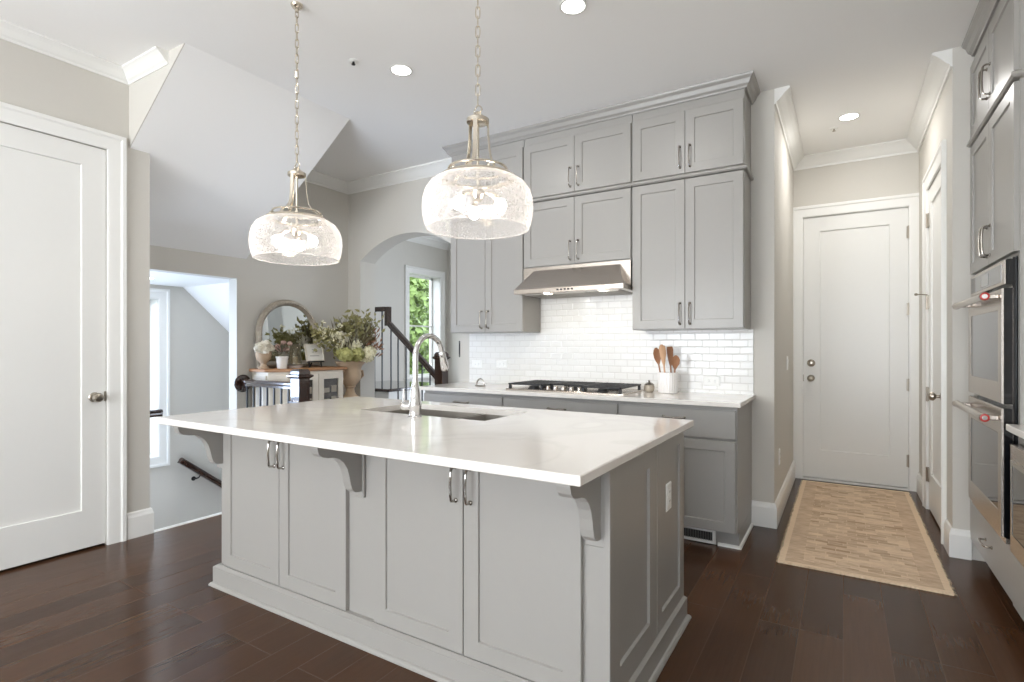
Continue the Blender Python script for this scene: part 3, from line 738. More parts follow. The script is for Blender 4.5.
def outlet(name, label, p, ux, n, horiz=False, cat='outlet', kind='outlet', group=None, mat='plastic'):
    o = thing(name, label, cat, p, group)
    p = Vector(p); ux = Vector(ux); n = Vector(n); uz = Z_
    w, h = 0.072, 0.116
    if horiz: ux, uz = uz, ux
    def rr(s, d): return [p - ux * (w / 2 - s) - uz * (h / 2 - s) + n * d, p + ux * (w / 2 - s) - uz * (h / 2 - s) + n * d, p + ux * (w / 2 - s) + uz * (h / 2 - s) + n * d, p - ux * (w / 2 - s) + uz * (h / 2 - s) + n * d]
    m = MB(); m.loft([rr(0, 0), rr(0, 0.003), rr(0.004, 0.006)]); m.build('cover_plate', M[mat], o, smooth=False)
    if kind == 'outlet':
        for s in (-1, 1):
            q = p + uz * (s * 0.020) + n * 0.006
            m = MB(); m.loft([[q + ux * a + uz * b for a, b in ((-0.016, -0.014), (0.016, -0.014), (0.016, 0.014), (-0.016, 0.014))], [q + n * 0.0015 + ux * a + uz * b for a, b in ((-0.015, -0.013), (0.015, -0.013), (0.015, 0.013), (-0.015, 0.013))]])
            rc = m.build('receptacle', M[mat], o, smooth=False)
            m = MB()
            for t in (-0.006, 0.006): m.obox(q + ux * (t - 0.001) - uz * 0.002 + n * 0.0012, ux, n, 0.002, 0.009, 0.0008, uz)
            m.build('slot', M['plate_grey'], rc, smooth=False)
    else:
        m = MB(); m.loft([[p + n * 0.006 + ux * a + uz * b for a, b in ((-0.016, -0.033), (0.016, -0.033), (0.016, 0.033), (-0.016, 0.033))], [p + n * d_ + ux * a + uz * b for a, b, d_ in ((-0.015, -0.032, 0.008), (0.015, -0.032, 0.008), (0.015, 0.032, 0.011), (-0.015, 0.032, 0.011))]]); m.build('rocker', M[mat], o, smooth=False)
    return o
outlet('electrical_outlet', 'white outlet plate on the right end panel of the island', (IX1 - 0.0105, 2.30, 0.615), Y_, X_)

# ------------------------------------------------------------------ range wall: base cabinets, top, backsplash
BF = 3.512     # base cabinet box front; door faces 20 mm proud
def base_cab(x0, x1, label, doors):
    o = thing('base_cabinet', label, 'cabinet', ((x0 + x1) / 2, YB - 0.3, 0))
    m = MB(); m.box(x0 + 0.001, x1 - 0.001, BF, YB - 0.001, 0.105, 0.882); m.build('body', M['cab'], o, smooth=False)
    m = MB(); m.box(x0 + 0.001, x1 - 0.001, BF + 0.06, YB - 0.02, 0, 0.105); m.build('toe_kick', M['cab'], o, smooth=False)
    m = MB(); m.box(x0 + 0.004, x1 - 0.004, BF - 0.02, BF, 0.682, 0.858, 0.002); d = m.build('drawer', M['cab'], o, smooth=False)
    pull(d, ((x0 + x1) / 2, BF - 0.02, 0.80), X_, -Y_, 0.135)
    n = doors; w = (x1 - x0 - 0.008) / n
    for k in range(n):
        cab_door(o, (x0 + 0.004 + k * w + 0.0015, BF, 0.112), X_, -Y_, w - 0.003, 0.556, 'l' if k == 0 else 'r', 0.46)
    return o
CB = [(-3.030, -2.234), (-2.234, -1.304), (-1.304, -0.552)]
base_cab(*CB[0], 'grey base cabinet nearest the arch, left end of the range run', 2)
base_cab(*CB[1], 'grey wide base cabinet under the gas cooktop', 2)
rb = base_cab(*CB[2], 'grey base cabinet at the hall end, under the utensil crock', 2)
m = MB(); m.box(-0.553, -0.548, BF + 0.06, YB - 0.002, 0, 0.105); m.box(-0.553, -0.549, BF, YB - 0.002, 0.105, 0.882); m.build('side_panel', M['cab'], rb, smooth=False)
m = MB(); m.sweep([(-0.548, YB - 0.002), (-0.548, BF + 0.058), (-0.672, BF + 0.058)], [(0, 0), (0.014, 0), (0.011, 0.012), (0, 0.018)], plan(0)); m.build('shoe_molding', M['trim'], rb, smooth=False)

v = thing('floor_vent', 'white framed dark air register in the toe kick of the hall end cabinet', 'vent', (-0.80, BF + 0.058, 0.04))
y = BF + 0.059
m = MB(); m.loft([[(x, y, z) for x, z in ((-0.99, 0.004), (-0.685, 0.004), (-0.685, 0.095), (-0.99, 0.095))], [(x, y - 0.012, z) for x, z in ((-0.99, 0.004), (-0.685, 0.004), (-0.685, 0.095), (-0.99, 0.095))],
                 [(x, y - 0.014, z) for x, z in ((-0.97, 0.022), (-0.703, 0.022), (-0.703, 0.078), (-0.97, 0.078))], [(x, y - 0.002, z) for x, z in ((-0.97, 0.022), (-0.703, 0.022), (-0.703, 0.078), (-0.97, 0.078))]], loop=True); m.build('frame', M['trim'], v, smooth=False)
m = MB(); m.box(-0.97, -0.703, y - 0.002, y, 0.022, 0.078); m.build('duct', M['black_metal'], v, smooth=False)
m = MB()
for k in range(26): m.box(-0.966 + k * 0.0103, -0.963 + k * 0.0103, y - 0.011, y - 0.003, 0.022, 0.078)
m.build('louvers', M['plate_grey'], v, smooth=False)

m = MB(); KX0, KX1 = -3.055, -0.523
m.loft([rect(KX0, KX1, 3.452, YB - 0.001, 0.884, 0.003), rect(KX0, KX1, 3.452, YB - 0.001, 0.887), rect(KX0, KX1, 3.452, YB - 0.001, 0.911), rect(KX0, KX1, 3.452, YB - 0.001, 0.914, 0.003)])
tag(m.build('countertop', M['quartz'], origin=(-1.8, 3.78, 0.884), smooth=False), 'white quartz worktop running under the cooktop along the tiled wall', 'countertop')

m = MB(); m.box(-2.995, -0.545, YB - 0.009, YB - 0.001, 0.914, 1.372); m.box(-2.232, -1.318, YB - 0.009, YB - 0.001, 1.372, 1.80); m.box(-0.545, -0.537, YB - 0.011, YB - 0.001, 0.914, 1.372)
structure(m.build('wall_tile', M['tile'], smooth=False), 'white glazed brick pattern tile backsplash', 'backsplash')
outlet('electrical_outlet', 'white sideways outlet on the tile right of the utensil crock', (-0.815, YB - 0.009, 1.0), X_, -Y_, True)
outlet('electrical_outlet', 'white sideways outlet on the tile, nearest the arch', (-2.905, YB - 0.009, 1.087), X_, -Y_, True)
outlet('electrical_outlet', 'white sideways outlet on the tile just left of the cooktop', (-2.63, YB - 0.009, 1.091), X_, -Y_, True)

# ------------------------------------------------------------------ wall cabinets
UF = 3.822
def wall_cab(x0, x1, z0, z1, dz0, dz1, label, hz, ledge=False):
    o = thing('wall_cabinet', label, 'cabinet', ((x0 + x1) / 2, YB, z0))
    m = MB(); m.box(x0 + 0.002, x1 - 0.002, UF, YB - 0.012 if z0 < 2.3 else YB - 0.001, z0, z1); m.build('body', M['cab'], o, smooth=False)
    w = (x1 - x0 - 0.010) / 2
    for k in range(2):
        cab_door(o, (x0 + 0.005 + k * w + 0.0015, UF, dz0), X_, -Y_, w - 0.003, dz1 - dz0, 'l' if k == 0 else 'r', hz, 0.062, 0.145)
    if ledge:
        m = MB(); a = x0 - (0.018 if x0 < -2.9 else -0.0005); b = x1 + (0.018 if x1 > -0.6 else -0.0005)
        m.loft([rect(a + 0.006, b - 0.006, UF - 0.026, YB - 0.001, 2.418), rect(a, b, UF - 0.036, YB - 0.001, 2.426), rect(a, b, UF - 0.036, YB - 0.001, 2.436), rect(a + 0.010, b - 0.010, UF - 0.022, YB - 0.001, 2.447)]); m.build('ledge_molding', M['cab'], o, smooth=False)
    return o
UC = [(-2.990, -2.233), (-2.233, -1.316), (-1.316, -0.552)]
wall_cab(*UC[0], 1.371, 2.417, 1.375, 2.412, 'tall grey two door wall cabinet left of the hood', 0.105)
wall_cab(*UC[1], 1.888, 2.417, 1.895, 2.412, 'short grey two door wall cabinet directly above the hood', 0.105)
wall_cab(*UC[2], 1.371, 2.417, 1.375, 2.412, 'tall grey two door wall cabinet right of the hood, above the crock', 0.105)
wall_cab(*UC[0], 2.418, 2.952, 2.453, 2.887, 'small top cabinet over the tall cabinet left of the hood', 0.115, True)
wall_cab(*UC[1], 2.418, 2.952, 2.453, 2.887, 'wide top cabinet in the middle of the uppermost row', 0.115, True)
wall_cab(*UC[2], 2.418, 2.952, 2.453, 2.887, 'small top cabinet at the hall end of the uppermost row', 0.115, True)
m = MB()
m.sweep([(-2.990, YB - 0.001), (-2.990, UF), (-0.552, UF), (-0.552, YB - 0.001)], [(0, 0), (-0.012, 0), (-0.016, 0.010), (-0.030, 0.022), (-0.040, 0.048), (-0.056, 0.064), (-0.060, 0.077), (0, 0.077)], plan(2.952))
tag(m.build('cabinet_crown', M['cab'], origin=(-1.77, 3.95, 2.952), smooth=False), 'grey crown molding along the top of the wall cabinets', 'molding')

# ------------------------------------------------------------------ range hood, cooktop
h = thing('range_hood', 'stainless under-cabinet range hood with sloped front', 'range hood', (-1.775, 3.88, 1.662))
HX0, HX1 = -2.228, -1.322
m = MB()
m.loft([[(HX0, 3.648, 1.700), (HX1, 3.648, 1.700), (HX1, 3.80, 1.700), (HX0, 3.80, 1.700)],
        [(HX0 + 0.004, 3.652, 1.706), (HX1 - 0.004, 3.652, 1.706), (HX1 - 0.004, 3.80, 1.706), (HX0 + 0.004, 3.80, 1.706)],
        [(-2.122, 3.785, 1.858), (-1.402, 3.785, 1.858), (-1.402, 3.80, 1.858), (-2.122, 3.80, 1.858)]])
m.build('canopy', M['steel'], h, smooth=False)
m = MB(); m.box(HX0, HX1, 3.648, 3.80, 1.664, 1.700, 0.002); m.box(HX0, HX1, 3.80, YB - 0.012, 1.664, 1.69); m.build('lip', M['steel'], h, smooth=False)
m = MB(); m.box(HX0, HX1, 3.80, 3.806, 1.69, 1.886); m.build('back_panel', M['steel'], h, smooth=False)
for k in range(3):
    m = MB(); a = HX0 + 0.06 + k * 0.265
    m.box(a, a + 0.255, 3.72, 4.06, 1.659, 1.664)
    for j in range(12): m.box(a + 0.012 + j * 0.02, a + 0.022 + j * 0.02, 3.73, 4.05, 1.656, 1.659)
    m.build('filter', M['sinksteel'], h, smooth=False)
for x in (-1.955, -1.50):
    m = MB(); m.lathe([(0.001, 0), (0.018, 0.0), (0.022, 0.003), (0.022, 0.006), (0.001, 0.006)], (x, 3.684, 1.6585), 20); l = m.build('lamp', M['hood_light'], h)
    area_light('hood_lamp_light', (x, 3.70, 1.654), (0, 0.25, -1), 0.05, 0.05, 0.7, (1, 0.92, 0.8), h, 'DISK')
m = MB()
for k in range(5): m.box(-1.85 + k * 0.030, -1.832 + k * 0.030, 3.6465, 3.6485, 1.676, 1.688)
m.build('control_buttons', M['black_metal'], h, smooth=False)

k = thing('gas_cooktop', 'stainless gas cooktop with black iron grates on the worktop', 'cooktop', (-1.775, 3.79, 0.914))
GX0, GX1, GY0, GY1 = -2.250, -1.290, 3.555, 4.03
m = MB(); m.loft([rect(GX0, GX1, GY0, GY1, 0.9145), rect(GX0, GX1, GY0, GY1, 0.920), rect(GX0, GX1, GY0, GY1, 0.924, 0.006), rect(GX0, GX1, GY0, GY1, 0.921, 0.02)]); m.build('pan', M['steel'], k, smooth=False)
for bx, by, br in ((-2.06, 3.90, 0.045), (-2.06, 3.68, 0.04), (-1.775, 3.86, 0.06), (-1.49, 3.90, 0.045), (-1.49, 3.68, 0.035)):
    m = MB(); m.lathe([(br * 1.25, 0), (br * 1.25, 0.006), (br, 0.010), (br, 0.018), (br * 0.9, 0.022), (0.001, 0.023)], (bx, by, 0.921), 20); m.build('burner', M['black_iron'], k)
W3 = (GX1 - GX0 - 0.03) / 3
for j in range(3):
    a = GX0 + 0.015 + j * W3; b2 = a + W3 - 0.006
    y0 = GY0 + (0.13 if j == 1 else 0.02); y1 = GY1 - 0.02
    m = MB(); z = 0.962; t = 0.0075
    for x in (a + t, b2 - t): m.box(x - t, x + t, y0, y1, z - 0.008, z + 0.004, 0.002)
    for y in (y0 + t, y1 - t): m.box(a, b2, y - t, y + t, z - 0.008, z + 0.004, 0.002)
    nb = 9
    for q in range(1, nb):
        x = a + (b2 - a) * q / nb; m.box(x - 0.0045, x + 0.0045, y0 + 0.01, y1 - 0.01, z - 0.004, z + 0.006, 0.002)
    m.box(a, b2, (y0 + y1) / 2 - 0.005, (y0 + y1) / 2 + 0.005, z - 0.008, z + 0.004, 0.002)
    for x in (a + 0.012, b2 - 0.012):
        for y in (y0 + 0.012, y1 - 0.012): m.loft([rect(x - 0.008, x + 0.008, y - 0.008, y + 0.008, 0.922, -0.002), rect(x - 0.008, x + 0.008, y - 0.008, y + 0.008, z - 0.006)])
    m.build('grate', M['black_iron'], k, smooth=False)
for j in range(5):
    m = MB(); m.lathe([(0.022, 0), (0.022, 0.005), (0.018, 0.008), (0.0175, 0.026), (0.014, 0.030), (0.001, 0.030)], (-1.905 + j * 0.065, 3.615, 0.923), 20); m.build('knob', M['steel'], k)

# ------------------------------------------------------------------ worktop objects
cr = thing('utensil_crock', 'white ribbed crock full of wooden spoons on the worktop', 'crock', (-1.085, 3.925, 0.914))
m = MB(); nn = 48
def ribbed(r, z): return [(-1.085 + (r + (0.0012 if q % 2 else -0.0012)) * math.cos(2 * math.pi * q / nn), 3.925 + (r + (0.0012 if q % 2 else -0.0012)) * math.sin(2 * math.pi * q / nn), z) for q in range(nn)]
m.loft([ribbed(0.062, 0.9145), ribbed(0.068, 0.919), ribbed(0.0705, 0.96), ribbed(0.0715, 1.058), ribbed(0.070, 1.064), ribbed(0.066, 1.063), ribbed(0.0645, 0.93), ribbed(0.06, 0.926)])
m.build('pot', M['ceramic'], cr, angle=20)
def utensil(label, b, t, kind, mat, w=0.028):
    b = Vector(b); t = Vector(t); d = (t - b).normalized(); L = (t - b).length
    side = d.cross(Vector((0.5, -0.85, 0))).normalized(); nrm = side.cross(d).normalized()
    o = thing('wooden_' + kind, label, 'utensil', b, 'wooden utensils in the crock')
    hd = {'spoon': 0.40, 'spatula': 0.46, 'fork': 0.40}[kind]
    m = MB(); m.tube([b, b + d * L * 0.3, b + d * L * (1 - hd) + d * 0.01], [0.0055, 0.006, 0.006], 8); m.build('handle', mat, o)
    m = MB(); s0 = b + d * L * (1 - hd); hl = L * hd
    if kind == 'spoon': prof = [(0, 0.006), (0.18, 0.016), (0.42, w), (0.68, w * 1.02), (0.88, w * 0.7), (1.0, 0.008)]
    elif kind == 'fork': prof = [(0, 0.006), (0.2, 0.012), (0.45, w * 0.9), (0.75, w), (1.0, w * 0.95)]
    else: prof = [(0, 0.006), (0.25, 0.014), (0.5, w * 0.85), (0.85, w), (1.0, w * 0.82)]
    rings = []
    for u, ww in prof:
        dish = 0.010 * math.sin(math.pi * u) if kind == 'spoon' else 0
        p = s0 + d * hl * u
        rings.append([p + side * ww + nrm * 0.001, p + side * ww * 0.5 - nrm * (0.004 + dish), p - side * ww * 0.5 - nrm * (0.004 + dish), p - side * ww + nrm * 0.001, p - side * ww * 0.5 + nrm * (0.004 - dish), p + side * ww * 0.5 + nrm * (0.004 - dish)])
    m.loft(rings); m.build('bowl' if kind == 'spoon' else 'blade', mat, o)
cz = 0.932
utensil('dark wooden spoon leaning furthest left in the crock', (-1.116, 3.917, cz), (-1.170, 3.910, 1.242), 'spoon', M['spoon_dark'], 0.026)
utensil('pale wooden spoon at the back left of the crock', (-1.105, 3.960, cz), (-1.146, 3.972, 1.266), 'spoon', M['spoon_wood'], 0.027)
utensil('pale flat wooden spatula in the middle of the crock', (-1.085, 3.890, cz), (-1.116, 3.880, 1.256), 'spatula', M['spoon_wood'], 0.024)
utensil('brown flat wooden spatula behind the pale one in the crock', (-1.065, 3.955, cz), (-1.086, 3.975, 1.250), 'spatula', M['spoon_dark'], 0.024)
utensil('short wooden spoon leaning right in the crock', (-1.045, 3.920, cz), (-1.022, 3.905, 1.188), 'spoon', M['spoon_dark'], 0.030)
sj = thing('salt_jar', 'small silvery lidded jar between the cooktop and crock', 'jar', (-1.225, 3.93, 0.914))
m = MB(); m.lathe([(0.025, 0), (0.034, 0.006), (0.040, 0.022), (0.038, 0.044), (0.033, 0.052), (0.030, 0.052), (0.001, 0.050)], (-1.225, 3.93, 0.9145), 24); m.build('jar_body', M['distress'], sj)
m = MB(); m.lathe([(0.035, 0.052), (0.036, 0.056), (0.026, 0.066), (0.010, 0.072), (0.006, 0.076), (0.009, 0.084), (0.001, 0.089)], (-1.225, 3.93, 0.9145), 24); m.build('lid', M['nickel'], sj)
wh = thing('wire_holder', 'small silver arched holder on the worktop left of the cooktop', 'holder', (-2.63, 3.76, 0.914))
m = MB(); m.box(-2.675, -2.585, 3.74, 3.78, 0.9145, 0.922, 0.003); m.build('base', M['nickel'], wh)
m = MB(); m.tube([(-2.63 - 0.038 * math.cos(math.pi * q / 10), 3.76, 0.920 + 0.055 * math.sin(math.pi * q / 10)) for q in range(11)], 0.006, 8); m.build('arch', M['nickel'], wh)

# ------------------------------------------------------------------ oven tower and the counter beside it (faces -X)
OX = 0.655
ot = thing('oven_cabinet', 'tall grey cabinet built around the double oven', 'cabinet', (0.95, 3.62, 0))
OY0, OY1 = 3.150, 4.108
m = MB()
m.box(OX, XR - 0.001, OY0, OY1, 0.105, 0.372); m.box(OX, XR - 0.001, OY0, OY1, 1.655, 2.955)
m.box(OX, XR - 0.001, OY0, OY0 + 0.030, 0.372, 1.655); m.box(OX, XR - 0.001, OY1 - 0.175, OY1, 0.372, 1.655); m.box(OX + 0.55, XR - 0.001, OY0 + 0.03, OY1 - 0.175, 0.372, 1.655)
m.build('body', M['cab'], ot, smooth=False)
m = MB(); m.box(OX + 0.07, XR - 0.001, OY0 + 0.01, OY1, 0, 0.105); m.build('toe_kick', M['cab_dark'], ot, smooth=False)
m = MB(); m.box(OX - 0.02, OX, OY0 + 0.004, OY1 - 0.004, 0.125, 0.360, 0.002); dr = m.build('drawer', M['cab'], ot, smooth=False)
pull(dr, (OX - 0.02, 3.62, 0.245), Y_, -X_, 0.135)
wd = (OY1 - OY0 - 0.010) / 2
for z0, z1, hz in ((1.672, 2.412, 0.120), (2.462, 2.890, 0.150)):
    for q in range(2):
        cab_door(ot, (OX, OY1 - 0.005 - q * wd - 0.0015, z0), -Y_, -X_, wd - 0.003, z1 - z0, 'l' if q == 0 else 'r', hz, 0.062, 0.150)
m = MB(); m.sweep([(XR - 0.001, OY0), (OX, OY0), (OX, OY1)], [(0, 0), (0.026, 0.002), (0.036, 0.010), (0.036, 0.020), (0.022, 0.030), (0, 0.030)], plan(2.420))
m.v = [Vector(p) for p in m.v]; 
m.build('ledge_molding', M['cab'], ot, smooth=False)
m = MB(); m.sweep([(XR - 0.001, OY0), (OX, OY0), (OX, OY1)], [(0, 0), (0.012, 0), (0.016, 0.010), (0.030, 0.022), (0.040, 0.048), (0.056, 0.064), (0.060, 0.076), (0, 0.076)], plan(2.953))
m.v = [Vector(p) for p in m.v]
m.build('crown', M['cab'], ot, smooth=False)

OX = 0.645
ov = thing('double_oven', 'stainless double wall oven set in the tall cabinet', 'oven', (0.9, 3.56, 0.38))
VY0, VY1 = 3.185, 3.928
m = MB(); m.box(OX - 0.006, OX + 0.50, VY0 + 0.004, VY1 - 0.004, 0.376, 1.650); m.build('chassis', M['black'], ov, smooth=False)
m = MB(); m.box(OX - 0.028, OX - 0.007, VY0 - 0.0015, VY1, 1.528, 1.642); m.build('panel_housing', M['black'], ov, smooth=False)
m = MB(); m.box(OX - 0.036, OX - 0.028, VY0, VY1, 1.530, 1.640, 0.003); cp = m.build('control_panel', M['steel'], ov, smooth=False)
m = MB(); m.box(OX - 0.038, OX - 0.0355, VY0 + 0.05, VY1 - 0.03, 1.545, 1.625); m.build('panel_glass', M['oven_glass'], cp, smooth=False)
m = MB(); m.box(OX - 0.0392, OX - 0.0378, 3.48, 3.64, 1.556, 1.612); m.build('display', M['display'], cp, smooth=False)
def oven_door(z0, z1, wz0, wz1, hz):
    m = MB(); x0, x1 = OX - 0.045, OX - 0.006
    def rr(i, x, a=z0, b=z1, p=VY0, q=VY1): return [(x, p + i, a + i), (x, q - i, a + i), (x, q - i, b - i), (x, p + i, b - i)]
    wy0, wy1 = VY0 + 0.065, VY1 - 0.065
    m.loft([rr(0, x1), rr(0, x0 + 0.003), rr(0.003, x0), rr(0, x0, wz0, wz1, wy0, wy1), rr(0.004, x0 + 0.004, wz0, wz1, wy0, wy1)])
    d = m.build('oven_door', M['steel'], ov, smooth=False)
    m = MB(); m.box(x0 + 0.0075, x1 - 0.001, VY0 - 0.0015, VY1 + 0.0015, z0 - 0.0015, z1 + 0.0015); m.build('door_edge', M['black'], d, smooth=False)
    m = MB(); m.box(x0 + 0.002, x0 + 0.0038, wy0 + 0.003, wy1 - 0.003, wz0 + 0.003, wz1 - 0.003); m.build('oven_window', M['oven_glass'], d, smooth=False)
    m = MB(); hx = OX - 0.100
    m.lathe([(0.001, 0), (0.017, 0.0), (0.0195, 0.004), (0.0195, 0.02), (0.0175, 0.03), (0.0175, VY1 - VY0 - 0.05), (0.0195, VY1 - VY0 - 0.04), (0.0195, VY1 - VY0 - 0.024), (0.017, VY1 - VY0 - 0.02), (0.001, VY1 - VY0 - 0.02)], (hx, VY0 + 0.01, hz), 22, Y_)
    for y in (VY1 - 0.07, VY0 + 0.055): m.box(hx, x0, y - 0.016, y + 0.016, hz - 0.012, hz + 0.012, 0.004)
    hd = m.build('handle', M['steel'], d)
    m = MB(); m.lathe([(0.0175, 0), (0.0175, 0.003), (0.0105, 0.004), (0.0105, 0.0025)], (hx, VY0 + 0.0105, hz), 22, -Y_, loop=True); m.build('badge', M['red'], hd)
    m = MB(); m.lathe([(0.001, 0), (0.0104, 0), (0.0104, 0.0035), (0.001, 0.0035)], (hx, VY0 + 0.0105, hz), 20, -Y_); m.build('badge_center', M['chrome'], hd)
oven_door(0.998, 1.512, 1.090, 1.420, 1.480)
oven_door(0.405, 0.976, 0.510, 0.862, 0.930)
m = MB(); m.box(OX - 0.030, OX - 0.006, VY0, VY1, 0.376, 0.400); m.build('vent_strip', M['steel'], ov, smooth=False)

OX = 0.650
rc = thing('base_cabinet', 'grey base cabinet beside the oven tower holding the microwave', 'cabinet', (0.95, 2.4, 0))
m = MB(); m.box(OX, XR - 0.001, 1.6, OY0 - 0.002, 0.105, 0.35); m.box(OX, XR - 0.001, 1.6, OY0 - 0.002, 0.835, 0.882); m.box(OX, XR - 0.001, 1.6, 2.35, 0.35, 0.835); m.box(OX + 0.45, XR - 0.001, 2.35, OY0 - 0.002, 0.35, 0.835); m.build('body', M['cab'], rc, smooth=False)
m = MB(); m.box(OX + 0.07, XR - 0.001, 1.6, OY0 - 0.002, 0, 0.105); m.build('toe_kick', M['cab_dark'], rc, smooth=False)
m = MB(); m.box(OX - 0.02, OX, 2.36, OY0 - 0.006, 0.125, 0.345, 0.002); d = m.build('drawer', M['cab'], rc, smooth=False); pull(d, (OX - 0.02, 2.75, 0.245), Y_, -X_, 0.135)
cab_door(rc, (OX, 2.345, 0.125), -Y_, -X_, 0.74, 0.74, 'r', 0.63)
mw = thing('microwave_drawer', 'stainless microwave drawer under the worktop beside the ovens', 'microwave', (0.9, 2.75, 0.36))
m = MB(); m.box(OX - 0.03, OX + 0.40, 2.37, OY0 - 0.012, 0.36, 0.83, 0.003); m.build('case', M['steel'], mw, smooth=False)
m = MB(); m.box(OX - 0.036, OX - 0.030, 2.46, OY0 - 0.075, 0.45, 0.745, 0.002); m.build('glass_front', M['oven_glass'], mw, smooth=False)
m = MB()
for a, b2, z0, z1 in ((2.44, OY0 - 0.055, 0.43, 0.45), (2.44, OY0 - 0.055, 0.745, 0.765), (2.44, 2.46, 0.45, 0.745), (OY0 - 0.075, OY0 - 0.055, 0.45, 0.745)): m.box(OX - 0.038, OX - 0.030, a, b2, z0, z1)
m.build('glass_trim', M['nickel'], mw, smooth=False)
m = MB(); m.loft([rect(OX - 0.042, XR - 0.001, 1.575, OY0 - 0.001, 0.884, 0.003), rect(OX - 0.042, XR - 0.001, 1.575, OY0 - 0.001, 0.887), rect(OX - 0.042, XR - 0.001, 1.575, OY0 - 0.001, 0.911), rect(OX - 0.042, XR - 0.001, 1.575, OY0 - 0.001, 0.914, 0.003)])
tag(m.build('countertop', M['quartz'], origin=(0.95, 2.4, 0.884), smooth=False), 'short white worktop beside the oven tower', 'countertop')

# ------------------------------------------------------------------ pendants and downlights
def pendant(px, py, zb, label):
    o = thing('pendant_light', label, 'pendant light', (px, py, CEIL), 'glass pendants over the island')
    H_ = 0.205
    prof = [(0.208, 0.0), (0.217, 0.018), (0.224, 0.050), (0.227, 0.085), (0.224, 0.120), (0.214, 0.152), (0.195, 0.180), (0.168, 0.198), (0.135, 0.205)]
    m = MB(); m.lathe([(r, zb + z) for r, z in prof], (px, py, 0), 56)
    m.f = [f_ for f_ in m.f if len(f_) == 4]
    m.build('glass_shade', M['shade'], o)
    # thick rounded glass rim at the open foot
    m = MB(); m.tube([(px + 0.208 * math.cos(2 * math.pi * q / 56), py + 0.208 * math.sin(2 * math.pi * q / 56), zb) for q in range(56)], 0.0032, 8, closed=True); m.build('glass_rim', M['shade'], o)
    zt = zb + H_
    m = MB(); m.lathe([(0.150, -0.004), (0.154, 0.0), (0.150, 0.008), (0.128, 0.008), (0.126, 0.0), (0.128, -0.004)], (px, py, zt), 48, loop=True)
    m.build('top_ring', M['champagne'], o)
    for q in range(6):
        a = 2 * math.pi * q / 6 + 0.4
        m = MB(); m.ball((px + 0.140 * math.cos(a), py + 0.140 * math.sin(a), zt + 0.012), 0.008, 10, 6); m.build('finial', M['champagne'], o)
    # upper small ring and the flared straps
    m = MB(); m.tube([(px + 0.118 * math.cos(2 * math.pi * q / 40), py + 0.118 * math.sin(2 * math.pi * q / 40), zt + 0.038) for q in range(40)], 0.005, 8, closed=True); m.build('brace_ring', M['champagne'], o)
    for q in range(3):
        a = 2 * math.pi * q / 3 + 0.9
        ca, sa = math.cos(a), math.sin(a)
        pts = [(0.138, 0.008), (0.124, 0.028), (0.098, 0.040), (0.074, 0.056), (0.057, 0.086), (0.049, 0.130), (0.044, 0.190), (0.042, 0.240)]
        rings = []
        tv = Vector((-sa, ca, 0))
        for r, z in pts:
            p = Vector((px + r * ca, py + r * sa, zt + z)); n_ = Vector((ca, sa, 0))
            rings.append([p + tv * 0.008 + n_ * 0.002, p - tv * 0.008 + n_ * 0.002, p - tv * 0.008 - n_ * 0.002, p + tv * 0.008 - n_ * 0.002])
        m = MB(); m.loft(rings); m.build('strap', M['champagne'], o, angle=50)
    m = MB(); m.lathe([(0.001, 0.222), (0.030, 0.222), (0.046, 0.228), (0.046, 0.242), (0.030, 0.252), (0.016, 0.264), (0.010, 0.272), (0.001, 0.274)], (px, py, zt), 24); m.build('hub', M['champagne'], o)
    m = MB(); m.tube([(px, py, zt + 0.225), (px, py, zt - 0.05)], 0.006, 8)
    m.lathe([(0.001, -0.10), (0.012, -0.095), (0.020, -0.085), (0.032, -0.065), (0.032, -0.05), (0.012, -0.035), (0.001, -0.03)], (px, py, zt), 20); m.build('stem', M['champagne'], o)
    for q in range(3):
        a = 2 * math.pi * q / 3 + 0.25; ca, sa = math.cos(a), math.sin(a)
        m = MB(); m.tube([(px + 0.03 * ca, py + 0.03 * sa, zt - 0.06), (px + 0.064 * ca, py + 0.064 * sa, zt - 0.068), (px + 0.084 * ca, py + 0.084 * sa, zt - 0.088)], [0.006, 0.010, 0.012], 10); so = m.build('socket', M['champagne'], o)
        b = Vector((px + 0.098 * ca, py + 0.098 * sa, zt - 0.117))
        m = MB(); m.ball(b, 0.024, 14, 9, (1, 1, 1.15)); m.build('bulb', M['bulb'], so)
    # chain
    z = zt + 0.266; L = 0.046; i = 0
    m = MB()
    m.tube([(px + 0.018 * math.cos(2 * math.pi * q / 16), py + 0.004 * math.cos(q), z + 0.014 + 0.018 * math.sin(2 * math.pi * q / 16)) for q in range(16)], 0.003, 6, closed=True)
    z += 0.034
    while z < CEIL - 0.05:
        ca, sa = (math.cos(0.6), math.sin(0.6)) if i % 2 else (-math.sin(0.6), math.cos(0.6))
        pts = []
        for q in range(12):
            t = 2 * math.pi * q / 12; ex = 0.0085 * math.cos(t); ez = 0.014 * (1 if math.sin(t) > 0 else -1) * (1 if abs(math.sin(t)) > 0.1 else 0) + 0.010 * math.sin(t)
            pts.append((px + ex * ca, py + ex * sa, z + L / 2 + ez))
        m.tube(pts, 0.0026, 5, closed=True); z += L * 0.86; i += 1
    m.build('chain', M['champagne'], o)
    m = MB(); m.lathe([(0.001, -0.040), (0.007, -0.039), (0.008, -0.024), (0.022, -0.018), (0.030, -0.006), (0.031, 0), (0.001, 0)], (px, py, CEIL), 28); m.build('ceiling_canopy', M['champagne'], o)
pendant(-2.420, 1.797, 1.706, 'glass bowl pendant farther away, over the stair end of the island')
pendant(-1.272, 1.800, 1.734, 'glass bowl pendant nearer the range, over the middle of the island')

